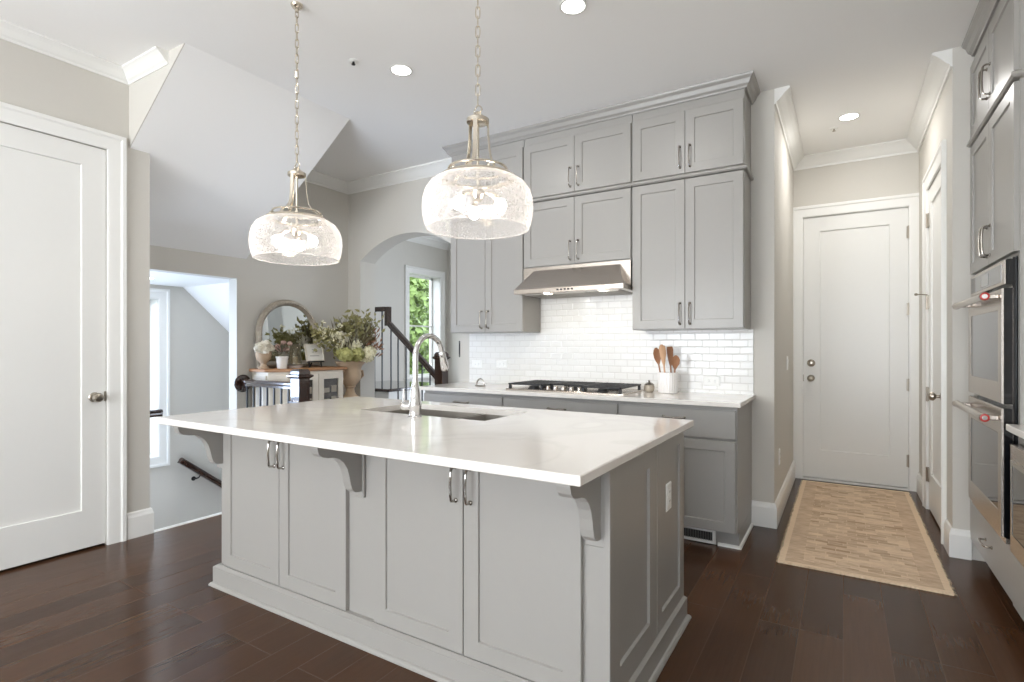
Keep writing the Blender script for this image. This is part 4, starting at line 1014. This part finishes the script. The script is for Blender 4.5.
def downlight(x, y, label, z=CEIL, power=6, r=0.075):
    o = thing('recessed_downlight', label, 'downlight', (x, y, z), 'recessed ceiling downlights')
    m = MB(); m.lathe([(r, -0.002), (r * 0.98, -0.005), (r * 0.80, -0.004), (r * 0.78, -0.001), (r * 0.9, 0.0)], (x, y, z), 32, loop=True); m.build('trim_ring', M['trim'], o)
    m = MB(); m.lathe([(0.001, -0.0035), (r * 0.80, -0.0035), (r * 0.80, -0.001), (0.001, -0.001)], (x, y, z), 32); m.build('lens', M['lens'], o)
    area_light('downlight_glow', (x, y, z - 0.012), (0, 0, -1), r * 1.5, r * 1.5, power, (1, 0.985, 0.965), o, 'DISK')
downlight(-2.42, 2.573, 'round downlight in the ceiling between the two pendants')
downlight(-1.20, 2.559, 'round downlight at the top edge of the picture, above the range aisle')
downlight(0.038, 4.912, 'round downlight in the hall ceiling', power=8)
downlight(-5.35, 2.42, 'tiny downlight in the low stairwell ceiling', 1.87, 2, 0.05)

def sprinkler(x, y, label, mat):
    o = thing('fire_sprinkler', label, 'sprinkler', (x, y, CEIL))
    m = MB(); m.lathe([(0.030, 0), (0.029, -0.004), (0.012, -0.006), (0.001, -0.006)], (x, y, CEIL), 20); m.build('escutcheon', M['trim'], o)
    m = MB(); m.lathe([(0.007, -0.005), (0.007, -0.016), (0.012, -0.020), (0.012, -0.023), (0.001, -0.024)], (x, y, CEIL), 12); m.build('head', mat, o)
sprinkler(-2.598, 2.337, 'tiny dark sprinkler head on the kitchen ceiling', M['black_metal'])
sprinkler(-0.064, 5.119, 'tiny pale sprinkler head on the hall ceiling', M['satin'])

outlet('light_switch', 'white switch plate on the left wall of the hall', (XH0, 5.10, 1.11), Y_, X_, cat='switch', kind='switch')
outlet('electrical_outlet', 'white outlet low on the left wall of the hall', (XH0, 4.43, 0.435), Y_, X_)

wp = thing('wall_plate', 'narrow dark plate on the wall edge between the arch and the tile', 'plate', (-3.112, YB, 1.225))
m = MB(); m.box(-3.122, -3.108, YB - 0.008, YB, 1.150, 1.302, 0.002); m.build('plate', M['black_metal'], wp, smooth=False)
for z in (1.168, 1.284):
    m = MB(); m.lathe([(0.004, 0), (0.003, 0.002), (0.001, 0.0022)], (-3.115, YB - 0.008, z), 10, -Y_); m.build('screw', M['satin'], wp)

# ------------------------------------------------------------------ rug
RX, RY = 0.076, 4.565
rg = thing('runner_rug', 'woven tan jute runner rug in front of the hall door', 'rug', (RX, RY, 0))
m = MB(); nx, ny = 8, 40; w2, l2 = 0.398, 1.105
rr_ = random.Random(3)
def edge(i, j, z):
    x = -w2 + 2 * w2 * i / nx; y = -l2 + 2 * l2 * j / ny
    if i in (0, nx): x += rr_.uniform(-0.004, 0.004)
    return (RX + x, RY + y, z)
top = [[edge(i, j, 0.011) for i in range(nx + 1)] for j in range(ny + 1)]
vs = [p for row in top for p in row]; fs = [(j * (nx + 1) + i, j * (nx + 1) + i + 1, (j + 1) * (nx + 1) + i + 1, (j + 1) * (nx + 1) + i) for j in range(ny) for i in range(nx)]
o_ = len(vs); vs += [(x, y, 0.001) for x, y, z in vs]
fs += [tuple(o_ + q for q in f_[::-1]) for f_ in fs]
rim = [i for i in range(nx + 1)] + [j * (nx + 1) + nx for j in range(1, ny + 1)] + [ny * (nx + 1) + i for i in range(nx - 1, -1, -1)] + [j * (nx + 1) for j in range(ny - 1, 0, -1)]
for a, b2 in zip(rim, rim[1:] + rim[:1]): fs.append((a, a + o_, b2 + o_, b2))
m.add(vs, fs); m.build('woven_field', M['rug'], rg, smooth=False)
m = MB()
for s in (-1, 1):
    y = -l2
    while y < l2:
        L = rr_.uniform(0.006, 0.016); dy = rr_.uniform(-0.004, 0.004)
        m.add([(RX + s * w2 * 0.995, RY + y, 0.010), (RX + s * (w2 + L), RY + y + dy, 0.003), (RX + s * (w2 + L), RY + y + dy + 0.004, 0.003), (RX + s * w2 * 0.995, RY + y + 0.008, 0.010)], [(0, 1, 2, 3)])
        y += 0.010
fr = m.build('fringe', M['jute'], rg, smooth=False); fr['kind'] = 'stuff'

# ------------------------------------------------------------------ stair guard, handrail in the stairwell
gr = thing('stair_railing', 'dark wooden guard rail with newel post before the sideboard', 'railing', (-3.835, 2.88, 0))
RYc = 2.880
m = MB(); nx0, nx1 = -3.888, -3.782; ny0, ny1 = RYc - 0.052, RYc + 0.053
def sq(i, z): return rect(nx0, nx1, ny0, ny1, z, i)
m.loft([sq(0, 0), sq(0, 0.780), sq(-0.010, 0.786), sq(-0.010, 0.800), sq(0, 0.806), sq(0, 0.985), sq(-0.016, 0.997), sq(-0.022, 1.002), sq(-0.022, 1.014), sq(-0.004, 1.022), sq(-0.002, 1.045), sq(0.010, 1.062)])
m.build('newel_post', M['dark_wood'], gr, smooth=False)
RAIL = [(-0.026, -0.030), (0.026, -0.030), (0.026, -0.012), (0.033, 0.002), (0.033, 0.016), (0.022, 0.028), (0, 0.032), (-0.022, 0.028), (-0.033, 0.016), (-0.033, 0.002), (-0.026, -0.012)]
m = MB(); m.prism([(XM + 0.024, RYc + a, 0.925 + b) for a, b in RAIL], (nx0 - XM - 0.024, 0, 0)); m.build('handrail', M['dark_wood'], gr, angle=25)
m = MB(); m.lathe([(0.001, 0), (0.078, 0), (0.080, 0.010), (0.070, 0.022), (0.001, 0.024)], (XM, RYc, 0.915), 28, X_); m.build('rosette', M['dark_wood'], gr)
for q in range(7):
    x = -4.575 + q * 0.098
    m = MB(); m.box(x - 0.0065, x + 0.0065, RYc - 0.0065, RYc + 0.0065, 0, 0.90); m.build('baluster', M['black_metal'], gr, smooth=False)

hr = thing('wall_handrail', 'dark handrail sloping down the stairwell wall', 'handrail', (XF, 3.1, 0))
m = MB(); a = Vector((XF + 0.075, 2.935, 0.075)); b = Vector((XF + 0.075, 4.1, -0.86)); d_ = (b - a).normalized(); up = X_.cross(d_).normalized()
if up.z < 0: up = -up
m.loft([[p + X_ * q[0] + up * q[1] for q in RAIL] for p in (a, b)]); m.build('rail', M['dark_wood'], hr, angle=25)
for q in (0.28, 0.9):
    p = a + d_ * q
    m = MB(); m.tube([p - up * 0.028, p - up * 0.055, p - up * 0.07 - X_ * 0.03, p - up * 0.075 - X_ * 0.068], 0.007, 8); m.lathe([(0.024, 0), (0.022, 0.006), (0.001, 0.007)], (XF, p.y - up.y * 0.075, p.z - up.z * 0.075), 16, X_); m.build('bracket', M['black_metal'], hr)
lr = thing('landing_rail', 'short dark rail end in front of the stairwell window', 'railing', (-5.05, 1.6, -0.9))
m = MB(); m.prism([(-5.05 + a_, 2.385, 0.675 + b_) for a_, b_ in RAIL], (0, -0.95, 0)); m.build('handrail', M['dark_wood'], lr, angle=25)
m = MB(); m.box(-5.095, -5.005, 1.40, 1.48, -0.90, 0.80, 0.004); m.build('newel_post', M['trim'], lr, smooth=False)
for q in range(5):
    m = MB(); y = 1.96 - q * 0.11; m.box(-5.057, -5.043, y - 0.007, y + 0.007, -0.90, 0.65); m.build('baluster', M['black_metal'], lr, smooth=False)

# ------------------------------------------------------------------ stair beyond the arch
SY = 4.80
st = sempty('trim_upper_stairs', 'white sided stairs climbing left beyond the arch', 'stairs', (-4.3, 5.3, 0))
m = MB()
for i in range(4):
    x1 = -3.80 - 0.30 * i if i else -3.80
    x1 = -3.82 - 0.30 * i
    m.box(x1 - 0.33 if i < 3 else XF, x1 + 0.025, SY - 0.03, 6.0, 0.1825 * (i + 1) - 0.035, 0.1825 * (i + 1), 0.006)
m.build('tread', M['dark_wood'], st, smooth=False)
m = MB()
for i in range(4):
    x1 = -3.82 - 0.30 * i
    m.box(XF, x1, SY, 5.98, 0.1825 * i, 0.1825 * (i + 1) - 0.035)
m.build('riser', M['trim'], st, smooth=False)
sr = thing('stair_railing', 'dark wooden rail with thin black balusters beyond the arch', 'railing', (-3.92, SY, 0))
m = MB(); nx0, nx1, ny0, ny1 = -3.975, -3.865, SY - 0.03, SY + 0.08
m.loft([sq(0, 0), sq(0, 1.10), sq(-0.012, 1.108), sq(-0.018, 1.116), sq(-0.018, 1.130), sq(-0.004, 1.138), sq(-0.004, 1.160), sq(0.012, 1.185)])
m.build('newel_post', M['dark_wood'], sr, smooth=False)
yy = SY + 0.02
def railpath(pts, m):
    rings = []
    P = [Vector((x, yy, z)) for x, z in pts]
    for i, p in enumerate(P):
        t = (P[min(i + 1, len(P) - 1)] - P[max(i - 1, 0)]).normalized(); up = Vector((0, 1, 0)).cross(t).normalized()
        if up.z < 0: up = -up
        if abs(up.z) < 0.3 and up.x < 0 and False: up = -up
        rings.append([p + Y_ * a + up * b for a, b in RAIL])
    m.loft(rings)
m = MB(); railpath([(-3.975, 0.895), (-4.748 + 0.03, 1.52)], m)
m.box(-4.785, -4.720, yy - 0.033, yy + 0.033, 1.50, 1.735, 0.006); m.box(-5.83, -4.785, yy - 0.033, yy + 0.033, 1.678, 1.738, 0.008)
m.build('handrail', M['dark_wood'], sr, smooth=False)
bx = [(-4.083, 1), (-4.204, 1), (-4.328, 2), (-4.454, 2), (-4.583, 3), (-4.700, 3), (-4.850, 4), (-4.98, 4), (-5.11, 4), (-5.24, 4), (-5.37, 4)]
for x, lv in bx:
    lvl = max(0, math.floor((-3.795 - x) / 0.30) + 1); lvl = min(lvl, 4)
    ztop = 1.68 if x < -4.74 else 0.895 + (x + 3.975) / (-4.718 + 3.975) * 0.625 - 0.02
    m = MB(); m.box(x - 0.0065, x + 0.0065, yy - 0.0065, yy + 0.0065, 0.1825 * lvl, ztop); m.build('baluster', M['black_metal'], sr, smooth=False)

# ------------------------------------------------------------------ sideboard with its display
sb = thing('sideboard', 'cream painted glass door sideboard with brown wooden top', 'sideboard', (-4.44, 3.32, 0))
BX0, BX1, BY0, BY1, BT = XM + 0.03, -4.255, 2.985, 3.69, 1.048
def plan_poly(e, z): return [(BX0, BY0 - e - 0.03, z), (BX1 - 0.13, BY0 - e - 0.03, z), (BX1 + e, BY0 + 0.10 - e * 0.4, z), (BX1 + e, BY1 + e, z), (BX0, BY1 + e, z)]
m = MB(); m.loft([plan_poly(0.012, BT - 0.030), plan_poly(0.030, BT - 0.024), plan_poly(0.030, BT - 0.006), plan_poly(0.022, BT)]); m.build('top', M['top_wood'], sb, smooth=False)
m = MB(); m.loft([plan_poly(0, 0.10), plan_poly(0, BT - 0.03)]); m.build('carcass', M['cream'], sb, smooth=False)
m = MB(); m.loft([plan_poly(0.012, 0.0), plan_poly(0.012, 0.09), plan_poly(0.002, 0.105)]); m.build('plinth', M['cream'], sb, smooth=False)
# side panel moulding on the angled end
pa = Vector((BX1 - 0.13, BY0 - 0.03, 0)); pb = Vector((BX1, BY0 + 0.10, 0)); ux = (pb - pa).normalized(); nn_ = Vector((ux.y, -ux.x, 0))
m = MB(); m.shaker(pa + ux * 0.015 + Z_ * 0.14, ux, nn_, (pb - pa).length - 0.03, BT - 0.20, 0.012, 0.035, 0.008); m.build('corner_panel', M['cream'], sb, smooth=False)
m = MB(); m.shaker((BX0 + 0.02, BY0 - 0.03, 0.14), X_, -Y_, BX1 - 0.13 - BX0 - 0.035, BT - 0.20, 0.012, 0.04, 0.008); m.build('end_panel', M['cream'], sb, smooth=False)
for y0, y1 in ((BY0 + 0.115, BY0 + 0.395), (BY0 + 0.405, BY1 - 0.012)):
    m = MB(); z0, z1 = 0.15, BT - 0.055; x = BX1; t = 0.055
    def fr_(i, xx): return [(xx, y0 + i, z0 + i), (xx, y1 - i, z0 + i), (xx, y1 - i, z1 - i), (xx, y0 + i, z1 - i)]
    m.loft([fr_(0, x), fr_(0, x + 0.020), fr_(t, x + 0.020), fr_(t, x)], loop=True)
    d = m.build('door', M['cream'], sb, smooth=False)
    m = MB(); m.box(x + 0.002, x + 0.004, y0 + t, y1 - t, z0 + t, z1 - t); m.build('backing', M['dark_wood'], d, smooth=False)
    m = MB(); m.box(x + 0.013, x + 0.016, y0 + t, y1 - t, z0 + t, z1 - t); m.build('glass', M['pane'], d, smooth=False)
    m = MB()
    for q in range(2):
        for w_ in range(2):
            m.lathe([(0.020, 0), (0.034, 0.012), (0.036, 0.030), (0.001, 0.032)], (x + 0.0065, y0 + t + 0.045 + w_ * 0.07, 0.72 + q * 0.11), 14, X_) if False else m.box(x + 0.0042, x + 0.011, y0 + t + 0.012 + w_ * 0.085, y0 + t + 0.075 + w_ * 0.085, 0.70 + q * 0.105, 0.745 + q * 0.105 + 0.02 * w_, 0.003)
    m.build('shelf_contents', M['dishes'], d)
    m = MB(); m.ball((x + 0.030, y1 - 0.028, 0.72), 0.010, 10, 6); m.build('knob', M['black_metal'], d)

mr = thing('arched_mirror', 'arch topped mirror in a worn silver frame leaning on the wall', 'mirror', (XM + 0.05, 3.33, BT))
MYC, MR, MZC = 3.322, 0.345, 1.705 - 0.345
mpath = [(MYC - MR, BT + 0.002)] + [(MYC - MR * math.cos(math.pi * q / 32), MZC + MR * math.sin(math.pi * q / 32)) for q in range(33)] + [(MYC + MR, BT + 0.002)]
mmap = lambda u, v, h: (XM + 0.035 + h + 0.03 * (1.705 - v) / 0.65, u, v)
m = MB(); m.sweep(mpath, [(0, 0), (-0.004, 0.014), (-0.014, 0.026), (-0.030, 0.030), (-0.046, 0.022), (-0.056, 0.012), (-0.060, 0.002), (-0.060, -0.006), (0, -0.006)], mmap, closed=True); m.build('frame', M['distress'], mr, angle=50)
m = MB(); m.sweep(mpath, [(-0.020, 0.0275), (-0.024, 0.036), (-0.030, 0.0385), (-0.036, 0.036), (-0.040, 0.0245)], mmap, closed=True)
for q in range(46):
    a_ = math.pi * (q - 6) / 33; rr3 = MR - 0.030
    if a_ < 0: u_, v_ = MYC - rr3, MZC + MR * a_
    elif a_ > math.pi: u_, v_ = MYC + rr3, MZC - MR * (a_ - math.pi)
    else: u_, v_ = MYC - rr3 * math.cos(a_), MZC + rr3 * math.sin(a_)
    if v_ > BT + 0.03: m.ball(mmap(u_, v_, 0.034), 0.013, 7, 4, (0.6, 1, 1))
m.build('carved_beading', M['distress'], mr)
gp = [(MYC - (MR - 0.056), BT + 0.058)] + [(MYC - (MR - 0.056) * math.cos(math.pi * q / 32), MZC + (MR - 0.056) * math.sin(math.pi * q / 32)) for q in range(33)] + [(MYC + MR - 0.056, BT + 0.058)]
m = MB(); m.loft([[mmap(u, v, -0.004) for u, v in gp], [mmap(u, v, 0.001) for u, v in gp]]); m.build('mirror_glass', M['mirror'], mr, smooth=False)

rnd = random.Random(11)
def bouquet_leaves(m, c, n, r, L, w, up=0.4):
    for _ in range(n):
        a_ = rnd.uniform(0, 2 * math.pi); e_ = rnd.uniform(-0.2, 1.2); d_ = Vector((math.cos(a_) * math.cos(e_), math.sin(a_) * math.cos(e_), math.sin(e_) * (1 + up))).normalized()
        b_ = Vector(c) + d_ * r * rnd.uniform(0.3, 1.0); t_ = b_ + (d_ + Vector((rnd.uniform(-.5, .5), rnd.uniform(-.5, .5), rnd.uniform(-.5, .5)))).normalized() * L * rnd.uniform(0.6, 1.2)
        m.leaf(b_, t_, w * rnd.uniform(0.7, 1.2), (rnd.uniform(-.4, .4), rnd.uniform(-.4, .4), 1))
def floret_head(name, c, r, mat, parent, n=170, s=0.014, sq_=(1, 1, 0.85)):
    m = MB(); m.ball(c, r * 0.86, 12, 8, sq_); m.petals(c, r, n, s, sq_, 0.12, rnd); return m.build(name, mat, parent, smooth=False)

# small clay urn of white flowers, left
p1 = thing('flower_urn', 'small clay urn of white flowers at the left end of the sideboard', 'plant', (-4.50, 3.00, BT))
m = MB(); m.lathe([(0.045, 0), (0.047, 0.012), (0.030, 0.022), (0.024, 0.045), (0.034, 0.060), (0.058, 0.085), (0.068, 0.120), (0.066, 0.150), (0.072, 0.158), (0.066, 0.160), (0.056, 0.150), (0.001, 0.145)], (-4.47, 2.970, BT), 24); m.build('urn', M['terracotta'], p1)
for dx, dy, dz, r in ((0.02, -0.05, 0.19, 0.048), (0.03, 0.005, 0.215, 0.050), (0.03, 0.045, 0.182, 0.040), (-0.03, -0.01, 0.20, 0.045), (0.05, -0.02, 0.175, 0.042)):
    floret_head('bloom', (-4.465 + dx, 2.965 + dy, BT + dz), r, M['bloom_white'], p1, 90, 0.017)
m = MB(); bouquet_leaves(m, (-4.47, 2.970, BT + 0.17), 30, 0.05, 0.045, 0.012); m.build('leaves', M['leaf_grey'], p1, smooth=False)
# white pot of dried pink flowers
p2 = thing('flower_pot', 'white pot of dried pink flowers beside the small clay urn', 'plant', (-4.40, 3.115, BT))
m = MB(); m.lathe([(0.040, 0), (0.042, 0.006), (0.052, 0.095), (0.056, 0.098), (0.055, 0.112), (0.049, 0.112), (0.046, 0.095), (0.001, 0.092)], (-4.355, 3.078, BT), 24); m.build('pot', M['whitepot'], p2)
for q in range(12):
    a_ = rnd.uniform(0, 6.28); rr2 = rnd.uniform(0, 0.062)
    floret_head('bloom', (-4.355 + rr2 * math.cos(a_), 3.078 + rr2 * 1.1 * math.sin(a_), BT + rnd.uniform(0.135, 0.235)), rnd.uniform(0.018, 0.028), M['bloom_pink'], p2, 40, 0.012)
m = MB(); bouquet_leaves(m, (-4.355, 3.078, BT + 0.15), 80, 0.045, 0.055, 0.009); m.build('leaves', M['leaf_grey'], p2, smooth=False)
# glass vase on a pale dish
ds = thing('decorative_dish', 'pale patterned low dish in the middle of the sideboard', 'dish', (-4.42, 3.29, BT))
m = MB(); m.lathe([(0.055, 0), (0.057, 0.006), (0.084, 0.024), (0.096, 0.034), (0.093, 0.038), (0.076, 0.030), (0.066, 0.020), (0.001, 0.018)], (-4.42, 3.262, BT), 32); m.build('bowl', M['ceramic'], ds)
m = MB(); m.lathe([(0.0855, 0.0240), (0.0965, 0.0325), (0.0955, 0.0365), (0.0865, 0.0335)], (-4.42, 3.262, BT + 0.0008), 32, loop=True); m.build('painted_rim', M['leaf_grey'], ds)
vz = thing('glass_hurricane', 'tapered smoky glass hurricane standing in the pale dish', 'candle holder', (-4.42, 3.28, BT + 0.019))
m = MB(); m.lathe([(0.046, 0.0), (0.062, 0.002), (0.056, 0.090), (0.046, 0.190), (0.044, 0.212), (0.041, 0.212), (0.043, 0.190), (0.053, 0.090), (0.056, 0.010), (0.001, 0.006)], (-4.42, 3.262, BT + 0.019), 28); m.build('glass', glass('smoky_glass', (0.80, 0.77, 0.68, 1), haze=0.10, hazec=(0.5, 0.47, 0.38, 1)), vz)
m = MB(); m.lathe([(0.001, 0.0075), (0.028, 0.0075), (0.028, 0.085), (0.026, 0.088), (0.001, 0.087)], (-4.42, 3.262, BT + 0.019), 20); m.build('candle', M['cream'], vz)
# framed card
fc = thing('framed_card', 'small cream framed card with faint writing on an easel on the sideboard', 'picture frame', (-4.38, 3.475, BT))
T = Matrix.Translation((-4.375, 3.455, BT + 0.058)) @ Matrix.Rotation(R(-12), 4, 'Y')
def tb(m, y0, y1, z0, z1, x0, x1): 
    for v_ in range(1): 
        q = MB().box(x0, x1, y0, y1, z0, z1); m.add([T @ p for p in q.v], q.f)
m = MB(); 
tb(m, -0.105, 0.105, 0, 0.012, 0, 0.014); tb(m, -0.105, 0.105, 0.158, 0.170, 0, 0.014); tb(m, -0.105, -0.093, 0.012, 0.158, 0, 0.014); tb(m, 0.093, 0.105, 0.012, 0.158, 0, 0.014); m.build('frame', M['cream'], fc, smooth=False)
m = MB(); tb(m, -0.09, 0.09, -0.012, 0.0, -0.006, 0.022); tb(m, -0.075, -0.063, -0.056, 0.06, -0.010, 0.0); tb(m, 0.063, 0.075, -0.056, 0.06, -0.010, 0.0); m.add([(-4.385, 3.449, BT + 0.10), (-4.385, 3.461, BT + 0.10), (-4.45, 3.461, BT + 0.001), (-4.45, 3.449, BT + 0.001), (-4.392, 3.449, BT + 0.10), (-4.392, 3.461, BT + 0.10), (-4.458, 3.461, BT + 0.001), (-4.458, 3.449, BT + 0.001)], [(0, 1, 2, 3), (7, 6, 5, 4), (0, 3, 7, 4), (1, 5, 6, 2), (0, 4, 5, 1), (3, 2, 6, 7)]); m.build('easel', M['black_metal'], fc, smooth=False)
m = MB(); tb(m, -0.093, 0.093, 0.012, 0.158, 0.002, 0.008); m.build('card', M['paper'], fc, smooth=False)
m = MB()
for y0, y1, z in ((-0.028, 0.020, 0.112), (-0.020, 0.030, 0.100), (-0.030, -0.006, 0.088), (0.004, 0.022, 0.088), (-0.06, 0.05, 0.050)): tb(m, y0, y1, z, z + 0.004, 0.008, 0.0088)
m.build('writing', M['ink'], fc, smooth=False)

# tall clay urn with the large arrangement, standing on the floor right of the sideboard
UX, UY = -4.36, 3.878
ur = thing('pedestal_urn', 'tall clay urn with a big hydrangea and grass arrangement', 'plant', (UX, UY, 0))
m = MB(); m.lathe([(0.15, 0), (0.15, 0.05), (0.115, 0.06), (0.105, 0.64), (0.118, 0.66), (0.118, 0.685), (0.001, 0.685)], (UX, UY, 0), 28); m.build('pedestal', M['terracotta'], ur)
m = MB(); m.lathe([(0.098, 0.686), (0.100, 0.715), (0.085, 0.730), (0.056, 0.755), (0.044, 0.785), (0.042, 0.815), (0.056, 0.832), (0.052, 0.842), (0.085, 0.875), (0.108, 0.920), (0.112, 0.960), (0.104, 1.000), (0.118, 1.045), (0.150, 1.082), (0.153, 1.095), (0.138, 1.095), (0.10, 1.03), (0.001, 1.00)], (UX, UY, 0), 32); m.build('urn', M['terracotta'], ur)
for sgn in (-1, 1):
    m = MB(); m.tube([(UX + 0.02, UY + sgn * 0.100, 1.00), (UX + 0.03, UY + sgn * 0.138, 0.99), (UX + 0.03, UY + sgn * 0.145, 0.94), (UX + 0.02, UY + sgn * 0.098, 0.90)], [0.012, 0.014, 0.014, 0.010], 8); m.build('handle', M['terracotta'], ur)
for dx, dy, dz, r, k_ in ((0.16, -0.20, 1.17, 0.085, 'bloom_green'), (0.17, -0.07, 1.17, 0.080, 'bloom_green'), (0.17, 0.06, 1.16, 0.090, 'bloom_cream'), (0.12, 0.14, 1.19, 0.080, 'bloom_cream'), (0.10, -0.04, 1.27, 0.080, 'bloom_cream'),
                         (0.06, -0.17, 1.33, 0.080, 'bloom_white'), (0.02, 0.05, 1.25, 0.08, 'bloom_white'), (-0.02, -0.10, 1.20, 0.08, 'bloom_green')):
    floret_head('hydrangea_bloom', (UX + dx, UY + dy, dz), r, M[k_], ur, 200, 0.019)
m = MB()
for q in range(200):
    a_ = rnd.uniform(-1, 1); b_ = Vector((UX + rnd.uniform(-0.05, 0.12), UY + rnd.uniform(-0.10, 0.10), 1.15))
    t_ = Vector((UX + rnd.uniform(-0.10, 0.22), UY + rnd.uniform(-0.22, 0.24), rnd.uniform(1.30, 1.56)))
    mid = b_.lerp(t_, 0.35); m.leaf(mid, t_, 0.012, (1, 0, 0.2))
m.build('grasses', M['leaf_dark'], ur, smooth=False)
m = MB()
for q in range(420):
    c_ = Vector((UX + rnd.gauss(0.06, 0.06), UY + rnd.gauss(0.02, 0.11), rnd.gauss(1.42, 0.075)))
    m.leaf(c_, c_ + Vector((rnd.uniform(-.5, .7), rnd.uniform(-1, 1), rnd.uniform(-.2, 1))).normalized() * rnd.uniform(0.04, 0.09), rnd.uniform(0.010, 0.018), (1, 0, 0.4))
m.build('leaves', M['leaf'], ur, smooth=False)
m = MB()
for q in range(70):
    c_ = Vector((UX + rnd.gauss(0.10, 0.05), UY + 0.19 + rnd.gauss(0.0, 0.04), rnd.gauss(1.29, 0.07)))
    m.leaf(c_, c_ + Vector((rnd.uniform(-.3, .7), rnd.uniform(-.3, 1), rnd.uniform(-.6, 1))).normalized() * rnd.uniform(0.05, 0.10), 0.010, (1, 0, 0.4))
m.build('rust_sprigs', paint('rust_leaf', rgb(140, 100, 74), 0.7, 0.2), ur, smooth=False)
m = MB()
for q in range(330):   # spray that reaches over the mirror
    t_ = rnd.random(); c_ = Vector((UX + 0.06 + rnd.gauss(0, 0.035), UY - 0.16 - 0.34 * t_ + rnd.gauss(0, 0.03), 1.27 + 0.17 * t_ + rnd.gauss(0, 0.05) - 0.10 * t_ * t_))
    m.leaf(c_, c_ + Vector((rnd.uniform(-.4, .8), rnd.uniform(-1, .8), rnd.uniform(-.4, 1))).normalized() * rnd.uniform(0.035, 0.075), rnd.uniform(0.010, 0.017), (1, 0, 0.4))
m.build('trailing_foliage', M['leaf'], ur, smooth=False)
m = MB()
for q in range(60):
    t_ = rnd.random(); c_ = Vector((UX + 0.10 + rnd.gauss(0, 0.03), UY - 0.16 - 0.28 * t_ + rnd.gauss(0, 0.04), 1.29 + 0.13 * t_ + rnd.gauss(0, 0.05)))
    m.petals(c_, 0.022, 8, 0.013, rnd=rnd)
m.build('blossoms', M['bloom_cream'], ur, smooth=False)

# ------------------------------------------------------------------ trees outside the stair hall window
def tree(x, y, z, r, h_, label, seed):
    rd = random.Random(seed)
    o = thing('garden_tree', label, 'tree', (x, y, -1.5), 'trees outside the window')
    m = MB(); m.tube([(x, y, -1.5), (x + 0.1, y, z - 0.5), (x, y, z + r * 0.6)], [0.16, 0.12, 0.05], 9); m.build('trunk', M['bark'], o)
    m = MB()
    for _ in range(26):
        a_ = rd.uniform(0, 6.28); q = Vector((math.cos(a_) * rd.uniform(0.2, 0.95) * r, math.sin(a_) * rd.uniform(0.2, 0.95) * r, rd.uniform(-0.9, 0.9) * h_))
        m.petals(Vector((x, y, z)) + q, r * 0.45, 330, 0.10, (1, 1, 0.8), 0.5, rd, 0.5)
    m.build('crown', M['tree_leaf'], o, smooth=False)
tree(-9.4, 9.0, 2.0, 1.5, 2.0, 'leafy green tree filling the stair hall window', 1)
tree(-14.0, 14.6, 2.6, 2.0, 2.6, 'green tree farther behind in the stair hall window', 2)
tree(-9.6, 12.2, 1.0, 1.3, 1.5, 'low green tree at the right of the stair hall window', 3)
g = MB(); g.box(-40, XF0 - 0.02, -20, 40, -1.7, -1.5); structure(g.build('ground', paint('lawn', rgb(84, 92, 66), 0.9, 0.2), smooth=False), 'grass lawn outside the stair windows', 'lawn')
